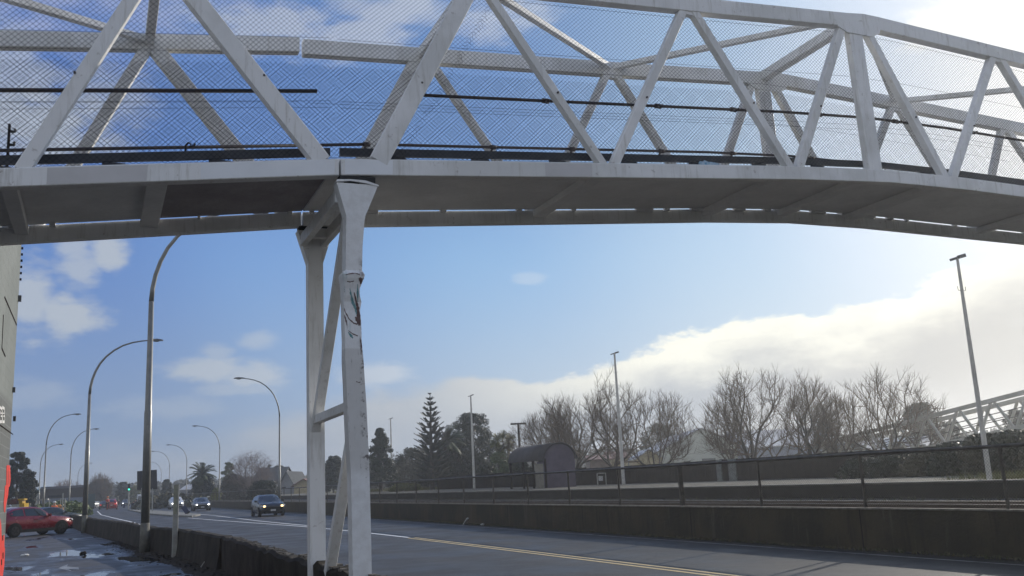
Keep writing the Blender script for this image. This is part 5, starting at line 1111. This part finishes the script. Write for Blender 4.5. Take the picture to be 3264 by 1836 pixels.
house(102, 124, 1571, 170, 0, 8, WHT, TEALR, 'white block with teal roof beside the dark evergreen', .9, gable=False, windows=((105, 109, 1573, 1590),))
house(128, 266, 1562, 150, 0, 1.2, BRWN, BRWN, 'long dark brown building with a sign band, left of the road', .3, gable=False, overhang=.1, windows=((243, 258, 1597, 1606), (205, 212, 1602, 1607)))
lb_ = rect(130, 266, 1591, 1626, 148.5, Vector((0, .8, 0)), 'lower_front', BLU, None); tag(lb_, 'blue grey lower shopfront wall along the long brown building', 'wall')
sgn = rect(153, 196, 1580, 1586, 147.6, Vector((0, .15, 0)), 'sign_board', mat('dark_sign', (.02, .03, .04), .6), None); tag(sgn, 'dark lettered sign band on the long brown building', 'sign')
vr = thing('veranda', 'low pale roofed veranda behind the yellow truck', 'veranda', gd(115, 1640, 125) * 1); vr.location.z = 0
ppoly([(78, 1599), (88, 1592), (152, 1589), (152, 1594), (80, 1600)], 125, (0, 4, 0), 'roof', GH2, vr)
for px in (88, 118, 146): p = gd(px, 1600, 125.5); MB().box(p.x - .06, p.x + .06, p.y, p.y + .1, 0, p.z + .1).build('post', WHT, vr)
p = gd(289, 1600, 190); tg = thing('shipping_container', 'dark teal box truck body standing on the left road edge', 'container', (p.x, p.y, 0)); MB().box(p.x - .75, p.x + .8, p.y, p.y + 5, .5, 3.0).build('box', mat('dark_teal', (.015, .05, .05), .6, scale=1), tg)
for dy_ in (.8, 4): MB().tube([(p.x - .7, p.y + dy_, .45), (p.x + .7, p.y + dy_, .45)], .45, 12).build('wheel', RUBBER, tg)

# ------------------------------------------------------------------ vehicles
TYRE = mat('tyre', (.014, .014, .014), .9, spec=.08); RIM = mat('alloy_rim', (.22, .22, .23), .35, metal=.8, scale=12); DKRIM = mat('dark_rim', (.028, .028, .03), .6, scale=9, spec=.2)
TRIM = mat('black_trim', (.010, .010, .011), .7, spec=.15); PLATE = mat('number_plate', (.55, .56, .55), .5, scale=30, col2=(.30, .30, .30)); HL = mat('headlight_lens', (.5, .5, .52), .12)
LITW = mat('headlight_on_white', (.9, .9, .9), .2, emis=(1, .98, .95), estr=5); LITA = mat('headlight_on_amber', (.9, .6, .25), .2, emis=(1, .62, .25), estr=3.2); TAIL = mat('red_tail_lens', (.45, .01, .01), .2, emis=(1, .05, .03), estr=.5)
def paint(name, c_): m = mat(name, c_, .25, scale=2, var=.08, metal=.15, spec=.7); m.node_tree.nodes['Principled BSDF'].inputs['Coat Weight'].default_value = .25; return m
# profiles: (position along length 0 front..1 rear, hood/belt height, roof height or 0), heights relative to total
PROF = {'hatch': [(0, .42, 0), (.015, .50, 0), (.06, .57, 0), (.16, .62, 0), (.26, .655, 0), (.30, .665, .70), (.38, .67, .86), (.45, .675, .965), (.55, .68, 1), (.70, .685, 1), (.84, .69, .965), (.90, .70, .90), (.965, .70, .74), (.99, .62, 0), (1, .45, 0)],
        'sedan': [(0, .42, 0), (.015, .50, 0), (.06, .57, 0), (.16, .62, 0), (.26, .66, 0), (.30, .67, .70), (.38, .675, .87), (.45, .68, .97), (.55, .685, 1), (.66, .69, .985), (.74, .70, .90), (.83, .71, .74), (.90, .71, 0), (.985, .68, 0), (1, .5, 0)],
        'suv': [(0, .40, 0), (.012, .50, 0), (.05, .565, 0), (.14, .60, 0), (.25, .63, 0), (.30, .64, .675), (.38, .645, .83), (.455, .65, .955), (.55, .655, 1), (.68, .665, .995), (.80, .68, .95), (.88, .70, .86), (.955, .70, .735), (.985, .62, 0), (1, .42, 0)]}
def car(label, pos, ang, style, L, Wc, Hc, pm, name='car', cat='car', rims=RIM, lit=None, group=None, detail=True, z=0.0, clad=False, zbot=.19, wr=.31):
    t_ = thing(name, label, cat, (pos[0], pos[1], z), group); ca, sa = math.cos(ang), math.sin(ang)
    def T(x, y, zz): return Vector((pos[0] + x * ca - y * sa, pos[1] + x * sa + y * ca, z + zz))
    pr = PROF[style]; rows = []; st = []
    for s, hb, hr in pr:
        x = L * (.5 - s); tap = 1 - .20 * max(0, (.14 - s) / .14) ** 1.6 - .12 * max(0, (s - .88) / .12) ** 1.6; wv = Wc / 2 * tap; bz = Hc * hb
        z0 = zbot + (.10 if s < .02 or s > .985 else 0)
        if hr: wr_ = wv * (.90 - .20 * min(1, (hr - hb) / .32)); tz = Hc * hr; sec = [(0, z0), (wv * .88, z0), (wv * .985, z0 + .14), (wv, (z0 + bz) / 2 + .05), (wv * .955, bz), (wr_, tz - .05), (wr_ * .86, tz - .008), (0, tz)]
        else: sec = [(0, z0), (wv * .88, z0), (wv * .985, z0 + .12), (wv, (z0 + bz) / 2 + .03), (wv * .95, bz - .02), (wv * .86, bz + .012), (wv * .62, bz + .03), (0, bz + .04)]
        st.append((x, sec)); rows.append([T(x, y, zz) for y, zz in sec] + [T(x, -y, zz) for y, zz in reversed(sec[1:-1])])
    n = len(rows[0]); m_ = MB(); m_.add([v for r_ in rows for v in r_], [(i * n + k, (i + 1) * n + k, (i + 1) * n + (k + 1) % n, i * n + (k + 1) % n) for i in range(len(rows) - 1) for k in range(n)] + [tuple(range(n)), tuple(reversed(range((len(rows) - 1) * n, len(rows) * n)))])
    bo = m_.build('body', pm, t_, True)
    try:
        me = bo.data; me.polygons[-1].use_smooth = False; me.polygons[-2].use_smooth = False
    except Exception: pass
    cab = [i for i, (s, hb, hr) in enumerate(pr) if hr]
    f0, f1 = cab[0], cab[3]; r0, r1 = cab[-3], cab[-1]
    def glassq(name, pts, off):
        m_ = MB(); m_.prism(pts, off); return m_.build(name, GLASS, t_)
    def P(i, k, s=1): x, sec = st[i]; y, zz = sec[k]; return (x, y * s, zz)
    def lerp3(a_, b_, t): return tuple(a_[i] + (b_[i] - a_[i]) * t for i in range(3))
    # windscreen and rear window as strips following the body
    for nm, idx, sg in (('windscreen', cab[0:3], 1), ('rear_window', cab[-3:], -1)):
        m_ = MB(); vs = []
        for i in idx:
            a_ = lerp3(P(i, 5), P(i, 6), .1); b_ = P(i, 7)
            for q in (a_, lerp3(a_, b_, .5), b_, lerp3((a_[0], -a_[1], a_[2]), b_, .5), (a_[0], -a_[1], a_[2])): vs.append(T(q[0] + .012 * sg, q[1] * .93, q[2] + .014))
        m_.add(vs, [(r_ * 5 + k, r_ * 5 + k + 1, r_ * 5 + 6 + k, r_ * 5 + 5 + k) for r_ in range(len(idx) - 1) for k in range(4)]); m_.build(nm, GLASS, t_, True)
    for s in (1, -1):
        mid = (cab[2] + cab[-2]) // 2
        for ia, ib in ((cab[1], mid), (mid, cab[-2])):
            m_ = MB(); ids = list(range(ia, ib + 1)); vs = []
            for q, i in enumerate(ids):
                lo_, hi2 = lerp3(P(i, 4, s), P(i, 5, s), .10), lerp3(P(i, 4, s), P(i, 5, s), .93)
                dx = (.05 if q == len(ids) - 1 else (-.05 if q == 0 else 0))
                for c_ in (lo_, hi2): vs.append(T(c_[0] + dx, c_[1] + .012 * s, c_[2]))
            m_.add(vs, [(2 * k, 2 * k + 1, 2 * k + 3, 2 * k + 2) for k in range(len(ids) - 1)]); m_.build('side_window', GLASS, t_)
        for xs in (L * .5 - L * .185, -(L * .5 - L * .19)):
            m_ = MB(); yo = Wc / 2 + .006
            arch = [T(xs + (wr + .07) * math.cos(a_ * math.pi / 10), s * yo, wr + (wr + .07) * math.sin(a_ * math.pi / 10)) for a_ in range(11)]; m_.prism([T(xs + wr + .07, s * yo, zbot)] + arch + [T(xs - wr - .07, s * yo, zbot)], T(0, -s * .02, 0) - T(0, 0, 0)); m_.build('wheel_arch', TRIM, t_)
            wl = MB().tube([T(xs, s * (yo - .19), wr), T(xs, s * (yo - .002), wr), T(xs, s * (yo + .018), wr)], [wr, wr, wr * .90], 22).build('wheel', TYRE, t_)
            m_ = MB(); m_.tube([T(xs, s * (yo + .016), wr), T(xs, s * (yo + .024), wr)], wr * .66, 18)
            m_.build('rim', rims, wl)
            if detail:
                m_ = MB()
                for k in range(5):
                    a_ = k * 6.283 / 5 + .63; m_.beam(T(xs + .06 * math.cos(a_), s * (yo + .028), wr + .06 * math.sin(a_)), T(xs + wr * .55 * math.cos(a_), s * (yo + .028), wr + wr * .55 * math.sin(a_)), .05, .012, T(0, 1, 0) - T(0, 0, 0))
                m_.build('spokes', TRIM, wl)
        i = cab[0]; m_ = MB(); x, y, zz = P(i, 4, s); m_.obox(T(x - .28, y + s * .09, zz + .07), (T(.05, 0, 0) - T(0, 0, 0)), (T(0, .09, 0) - T(0, 0, 0)), Vector((0, 0, .065))); m_.build('door_mirror', pm, t_)
        x, sec = st[1]; y = sec[3][0]
        hb = Hc * .47; q = (lit[0] if s > 0 else lit[1]) if lit else HL
        m_ = MB(); m_.prism([T(L / 2 - .005, s * y * .62, hb - .06), T(L / 2 - .02, s * y * .96, hb - .05), T(L / 2 - .22, s * (y + .115), hb + .02), T(L / 2 - .20, s * (y + .09), hb + .09), T(L / 2 - .02, s * y * .92, hb + .05), T(L / 2 - .0, s * y * .62, hb + .03)], T(.03, 0, .0) - T(0, 0, 0)); m_.build('headlight', HL, t_)
        if lit: lump(T(L / 2 - .0, s * y * .82, hb), .085, q, 'lit_lamp', t_, 1, 1, .8, 0, 0)
        m_ = MB(); m_.obox(T(-L / 2 + .03, s * y * .82, Hc * .53), (T(.04, 0, 0) - T(0, 0, 0)), (T(0, .13, 0) - T(0, 0, 0)), Vector((0, 0, .08))); m_.build('tail_light', TAIL, t_)
        if clad: m_ = MB(); m_.obox(T(0, s * (Wc / 2 + .0), zbot + .07), (T(L * .31, 0, 0) - T(0, 0, 0)), (T(0, .015, 0) - T(0, 0, 0)), Vector((0, 0, .08))); m_.build('sill_cladding', TRIM, t_)
        if detail:
            m_ = MB(); x0 = st[cab[0]][0] - .15
            for dxx in (.0, -1.02, -1.95): m_.beam(T(x0 + dxx, s * (Wc / 2 + .001), zbot + .12), T(x0 + dxx - .02, s * (Wc / 2 * .962), Hc * .64), .012, .008, T(0, 1, 0) - T(0, 0, 0))
            m_.build('door_seams', TRIM, t_)
            m_ = MB(); m_.obox(T(x0 - .88, s * (Wc / 2 - .012), Hc * .56), (T(.09, 0, 0) - T(0, 0, 0)), (T(0, .02, 0) - T(0, 0, 0)), Vector((0, 0, .016))); m_.build('door_handle', pm, t_)
    m_ = MB(); m_.obox(T(L / 2 - .01, 0, Hc * .36), (T(.02, 0, 0) - T(0, 0, 0)), (T(0, Wc * .33, 0) - T(0, 0, 0)), Vector((0, 0, .11))); m_.build('grille', TRIM, t_)
    m_ = MB(); m_.obox(T(L / 2 + .005, 0, Hc * .20), (T(.02, 0, 0) - T(0, 0, 0)), (T(0, Wc * .38, 0) - T(0, 0, 0)), Vector((0, 0, .07))); m_.build('bumper_intake', TRIM, t_)
    m_ = MB(); m_.obox(T(L / 2 + .03, 0, Hc * .285), (T(.008, 0, 0) - T(0, 0, 0)), (T(0, .18, 0) - T(0, 0, 0)), Vector((0, 0, .062))); m_.build('number_plate', PLATE, t_)
    m_ = MB(); m_.obox(T(-L / 2 - .01, 0, Hc * .42), (T(.008, 0, 0) - T(0, 0, 0)), (T(0, .18, 0) - T(0, 0, 0)), Vector((0, 0, .062))); m_.build('number_plate', PLATE, t_)
    return t_
RC = paint('dark_red_paint', (.15, .003, .010)); BK = paint('black_blue_paint', (.010, .011, .014)); GR = paint('grey_paint', (.075, .08, .088)); WH = paint('white_car_paint', (.55, .56, .57)); SV = paint('silver_paint', (.36, .37, .38)); RD = paint('red_paint', (.30, .012, .010)); DG = paint('dark_green_grey_paint', (.03, .035, .035))
# front ends point along ang: 0 = +X
fw_, rw_ = gz(193, 1702), gz(47, 1714); an = math.atan2(fw_.y - rw_.y, fw_.x - rw_.x); mid_ = (fw_ + rw_) / 2
sdv = Vector((-math.sin(an), math.cos(an), 0)) * .88
car('dark red crossover parked across the footpath beside the brick building', (mid_ + sdv), an, 'suv', 4.35, 1.78, 1.56, RC, clad=True, rims=DKRIM, wr=.345, zbot=.24)
car('white car parked behind the red crossover, partly hidden at left', gd(40, 1660, 74), an + .1, 'hatch', 4.2, 1.72, 1.5, SV, detail=False)
car('dark car whose bonnet shows beyond the red crossover windscreen', gd(160, 1650, 66), an - .05, 'sedan', 4.3, 1.74, 1.42, DG, detail=False)
o = car('black car driving towards the viewer with amber headlights lit', gz(853, 1644), R(-90) + .02, 'hatch', 4.35, 1.80, 1.50, BK, lit=(LITA, LITA))
car('grey sedan with white headlights lit following the black car', gz(640, 1627.5), R(-90) - .01, 'sedan', 4.5, 1.8, 1.42, GR, lit=(LITW, LITW), detail=False)
car('white car with lit headlights partly behind the concrete post', gz(561, 1622.5), R(-90), 'suv', 4.4, 1.8, 1.6, WH, lit=(LITW, LITW), detail=False)
def far(px, py, style, pm, label, ang=R(-90), lit=None, H_=1.45): car(label, gz(px, py), ang, style, 4.3, 1.75, H_, pm, lit=lit, detail=False, group='distant traffic')
far(400, 1613.5, 'hatch', GR, 'far dark car left of the walking figure', lit=(LITW, LITW)); far(383, 1611, 'sedan', SV, 'smallest far car with bright headlights, right of the red car', lit=(LITW, LITW))
far(356, 1624, 'suv', RD, 'red people carrier driving away beyond the junction', R(88), H_=1.75); far(333, 1623, 'sedan', DG, 'dark car alongside the far red people carrier', R(88)); far(306, 1619.5, 'hatch', SV, 'silver car beside the dark teal box on the left', R(60))
# pale box van partly behind the nearest lamp pole
p = gz(452, 1612); vn = thing('box_van', 'white van partly hidden by the nearest lamp pole', 'van', (p.x, p.y, 0))
m_ = MB(); m_.hexa([(p.x - .95, p.y, .35), (p.x + .95, p.y, .35), (p.x + .95, p.y + 5, .35), (p.x - .95, p.y + 5, .35)], [(p.x - .85, p.y + .5, 2.35), (p.x + .85, p.y + .5, 2.35), (p.x + .9, p.y + 5, 2.45), (p.x - .9, p.y + 5, 2.45)]); m_.build('body', WH, vn)
m_ = MB(); m_.hexa([(p.x - .82, p.y + .20, 1.35), (p.x + .82, p.y + .20, 1.35), (p.x + .8, p.y + .3, 1.35), (p.x - .8, p.y + .3, 1.35)], [(p.x - .76, p.y + .40, 2.1), (p.x + .76, p.y + .40, 2.1), (p.x + .7, p.y + .5, 2.1), (p.x - .7, p.y + .5, 2.1)]); m_.build('windscreen', GLASS, vn)
MB().box(p.x - .6, p.x + .6, p.y - .03, p.y + .1, .5, .95).build('grille', TRIM, vn)
for sx_ in (-.85, .85):
    for dy_ in (.9, 4): MB().tube([(p.x + sx_ - .1, p.y + dy_, .36), (p.x + sx_ + .1, p.y + dy_, .36)], .36, 14).build('wheel', TYRE, vn)
# yellow works truck with crane
YEL = paint('yellow_truck_paint', (.62, .38, .02)); D_ = 96
yt = thing('works_truck', 'yellow works truck with rusty crane jib behind the parked cars', 'truck', gd(55, 1650, D_) * 1); yt.location.z = 0
rect(60, 77, 1605, 1624, D_, Vector((.3, 2.2, 0)), 'cab', YEL, yt); rect(57, 76, 1590, 1595, D_ - .2, Vector((.2, 2, 0)), 'light_bar', YEL, yt); rect(60, 71, 1595, 1606, D_, Vector((.2, 1.8, 0)), 'upper_cab', YEL, yt)
rect(38, 62, 1608, 1618, D_, Vector((.2, 2.2, 0)), 'white_side_panel', WHT, yt); rect(26, 60, 1618, 1632, D_ + .2, Vector((.2, 2.2, 0)), 'chassis', TRIM, yt)
m_ = MB(); m_.beam(gd(26, 1600, D_), gd(58, 1594, D_), .28, .35, (0, 1, 0)); m_.beam(gd(28, 1606, D_), gd(56, 1602, D_), .22, .3, (0, 1, 0)); m_.build('crane_jib', mat('rusty_red_steel', (.16, .035, .02), .7, scale=2, col2=(.06, .03, .025)), yt)
for px in (34, 68): p = gd(px, 1640, D_); MB().tube([(p.x, p.y, .45), (p.x, p.y + .3, .45)], .45, 14).build('wheel', TYRE, yt)
p = gd(187, 1624, 84); dr = MB(); dr.tube([(p.x, p.y, 0), (p.x, p.y, .5), (p.x, p.y, 1.0), (p.x, p.y, 1.35), (p.x, p.y, 1.5)], [.38, .42, .42, .34, .12], 14)
tag(dr.build('ochre_drum', mat('ochre_plastic', (.42, .17, .02), .6, scale=3), None, True, origin=(p.x, p.y, 0)), 'ochre rounded tank standing right of the orange clad worker', 'tank')

# ------------------------------------------------------------------ people
SKIN = mat('skin', (.45, .26, .18), .6); HIV = mat('orange_hi_vis', (.85, .16, .02), .7, scale=9, var=.15); HIVT = mat('dark_red_overalls', (.25, .03, .02), .8); DKC = mat('dark_clothes', (.018, .019, .022), .85); HELM = mat('white_helmet', (.75, .76, .75), .35); ORH = mat('orange_helmet', (.85, .25, .05), .4)
def skin_mesh(name, verts, edges, radii, m, parent, root=0, sub=1):
    me = bpy.data.meshes.new(name); o_ = parent_origin(parent); me.from_pydata([tuple(Vector(v) - o_) for v in verts], edges, []); o = bpy.data.objects.new(name, me); COL.objects.link(o)
    o.modifiers.new('skin', 'SKIN'); 
    for i, r_ in enumerate(radii): me.skin_vertices[0].data[i].radius = (r_, r_ * .85) if not isinstance(r_, tuple) else r_
    me.skin_vertices[0].data[root].use_root = True
    s_ = o.modifiers.new('sub', 'SUBSURF'); s_.levels = sub; s_.render_levels = sub
    bpy.context.view_layer.update(); dg = bpy.context.evaluated_depsgraph_get(); nm = bpy.data.meshes.new_from_object(o.evaluated_get(dg)); o.modifiers.clear(); o.data = nm; nm.materials.clear(); nm.materials.append(m)
    for p_ in nm.polygons: p_.use_smooth = True
    o.parent = parent; return o
def person(label, x, y, z, ang, top, legs, hat=None, bend=0.0, stride=.12, vest=True, arm=(.35, .35), H=1.75):
    t_ = thing('person', label, 'person', (x, y, z)); ca, sa = math.cos(ang), math.sin(ang); k = H / 1.75
    def T(f, s, zz): 
        if zz > .95: dz = zz - .95; f = f + math.sin(bend) * dz; zz = .95 + math.cos(bend) * dz
        return Vector((x + (f * ca - s * sa) * k, y + (f * sa + s * ca) * k, z + zz * k))
    J = [T(0, 0, .95), T(0, 0, 1.15), T(0, 0, 1.38), T(0, 0, 1.50), T(.02, 0, 1.60), T(.02, 0, 1.70)]; E = [(0, 1), (1, 2), (2, 3), (3, 4), (4, 5)]; Rr = [.15, .135, .155, .065, .10, .085]
    for s in (-1, 1):
        b0 = len(J); f = stride * s
        J += [T(0, s * .10, .88), T(f * .6 + .03, s * .11, .50), T(f, s * .11, .10), T(f + .16, s * .12, .04)]; E += [(0, b0), (b0, b0 + 1), (b0 + 1, b0 + 2), (b0 + 2, b0 + 3)]; Rr += [.10, .065, .05, .045]
        b1 = len(J); a_ = arm[0 if s < 0 else 1]
        J += [T(0, s * .19, 1.40), T(-.02 + a_ * .2, s * .25, 1.13), T(a_ * .7, s * .22, .95 + a_ * .3), T(a_ * .7 + .09, s * .20, .93 + a_ * .34)]; E += [(2, b1), (b1, b1 + 1), (b1 + 1, b1 + 2), (b1 + 2, b1 + 3)]; Rr += [.06, .045, .034, .026]
        for q in range(5):
            b2 = len(J); e_ = T(a_ * .7 + .15 - .01 * abs(q - 2), s * (.20 + (q - 2) * .018), .90 + a_ * .36 + (.02 if q == 4 else 0)); J += [e_]; E += [(b1 + 3, b2)]; Rr += [.009]
    skin_mesh('body', J, E, Rr, SKIN, t_)
    m_ = lambda idx, nm, mt, g: skin_mesh(nm, [J[i] for i in idx[0]], idx[1], [g * Rr[i] for i in idx[0]], mt, t_)
    o1 = 6; arm0 = o1 + 4; leg1 = arm0 + 4 + 5; arm1 = leg1 + 4
    m_(([0, 1, 2, arm0, arm0 + 1, arm0 + 2, arm1, arm1 + 1, arm1 + 2], [(0, 1), (1, 2), (2, 3), (3, 4), (4, 5), (2, 6), (6, 7), (7, 8)]), 'jacket', top, 1.22)
    m_(([0, o1, o1 + 1, o1 + 2, leg1, leg1 + 1, leg1 + 2], [(0, 1), (1, 2), (2, 3), (0, 4), (4, 5), (5, 6)]), 'trousers', legs, 1.2)
    hc = (J[4] + J[5]) / 2; lump(hc + Vector((0, 0, .045 * k)) - Vector((ca, sa, 0)) * .01, .118 * k, hat or TRIM, 'helmet' if hat else 'hair', t_, 1.05, .95, .9, 1, .03)
    fc = hc + Vector((ca, sa, 0)) * .095 * k; sdv_ = Vector((-sa, ca, 0))
    for s in (-1, 1): lump(fc + sdv_ * s * .033 + Vector((0, 0, .0)), .012, TRIM, 'eye', t_, 1, 1, 1, 0, 0, 6, 4)
    return t_
pw = gd(172, 1640, 82); person('person in orange hi-vis jacket and white helmet behind the parked cars', pw.x, pw.y, 0, R(-70), HIV, HIVT, HELM, arm=(.5, .7), H=1.78)
pw = gd(342, 1620, 130); person('person in orange helmet and red jacket standing beyond the far red car', pw.x, pw.y, .35, R(-60), mat('red_jacket', (.45, .03, .02), .8), DKC, ORH, arm=(.2, .2), H=1.75)
pw = gz(422, 1623.5); person('person in dark clothes stooping forward on the traffic island', pw.x, pw.y, .0, R(5), DKC, DKC, None, bend=.9, stride=.25, arm=(.6, .6), H=1.75)

# small litter on the far gutter and the footpath
p = gx(1483, 1668, 14.0); li = MB(); li.beam(gx(1478, 1672, 13.95), gx(1491, 1652, 13.95), .045, .07, (1, 0, 0)); tag(li.build('broken_batten', WHP, None, origin=(p.x, p.y, 0)), 'short pale batten leaning against the foot of the retaining wall', 'batten')
p = gz(1538, 1676); tag(lump((p.x, p.y, .05), .06, WHP, 'paper_scrap', None, 1.4, 1, .6, 5, .6), 'white scrap of paper lying in the gutter by the retaining wall', 'litter')
p = gz(265, 1769); tag(lump((p.x, p.y, .05), .09, WALLM, 'stone', None, 1.2, 1, .7, 7, .5), 'dark stone lying in the footpath puddle', 'stone')
p = gz(78, 1773); tag(lump((p.x, p.y, .03), .08, WHP, 'paper_scrap', None, 1.6, 1, .5, 8, .6), 'white scrap lying on the wet footpath near the brick wall', 'litter')
p = gz(248, 1824)
st_ = MB(); q_ = gy(643, 1812, 21.5); st_.beam(gy(640, 1808, 21.3), gy(652, 1790, 21.3), .02, .02); tag(st_.build('stick', CONC, None, origin=tuple(q_)), 'pale stick leaning against the roadside wall below the post', 'stick')

# ------------------------------------------------------------------ air
hm = bpy.data.materials.new('haze'); hm.use_nodes = True; ht = hm.node_tree; ht.nodes.clear()
pv = ht.nodes.new('ShaderNodeVolumePrincipled'); pv.inputs['Color'].default_value = (.86, .90, .95, 1); pv.inputs['Density'].default_value = .0009; pv.inputs['Anisotropy'].default_value = .68
ho_ = ht.nodes.new('ShaderNodeOutputMaterial'); ht.links.new(pv.outputs[0], ho_.inputs['Volume'])
hz_o = MB().box(-420, 560, -40, 700, -2, 16).build('haze', hm); hz_o['kind'] = 'stuff'
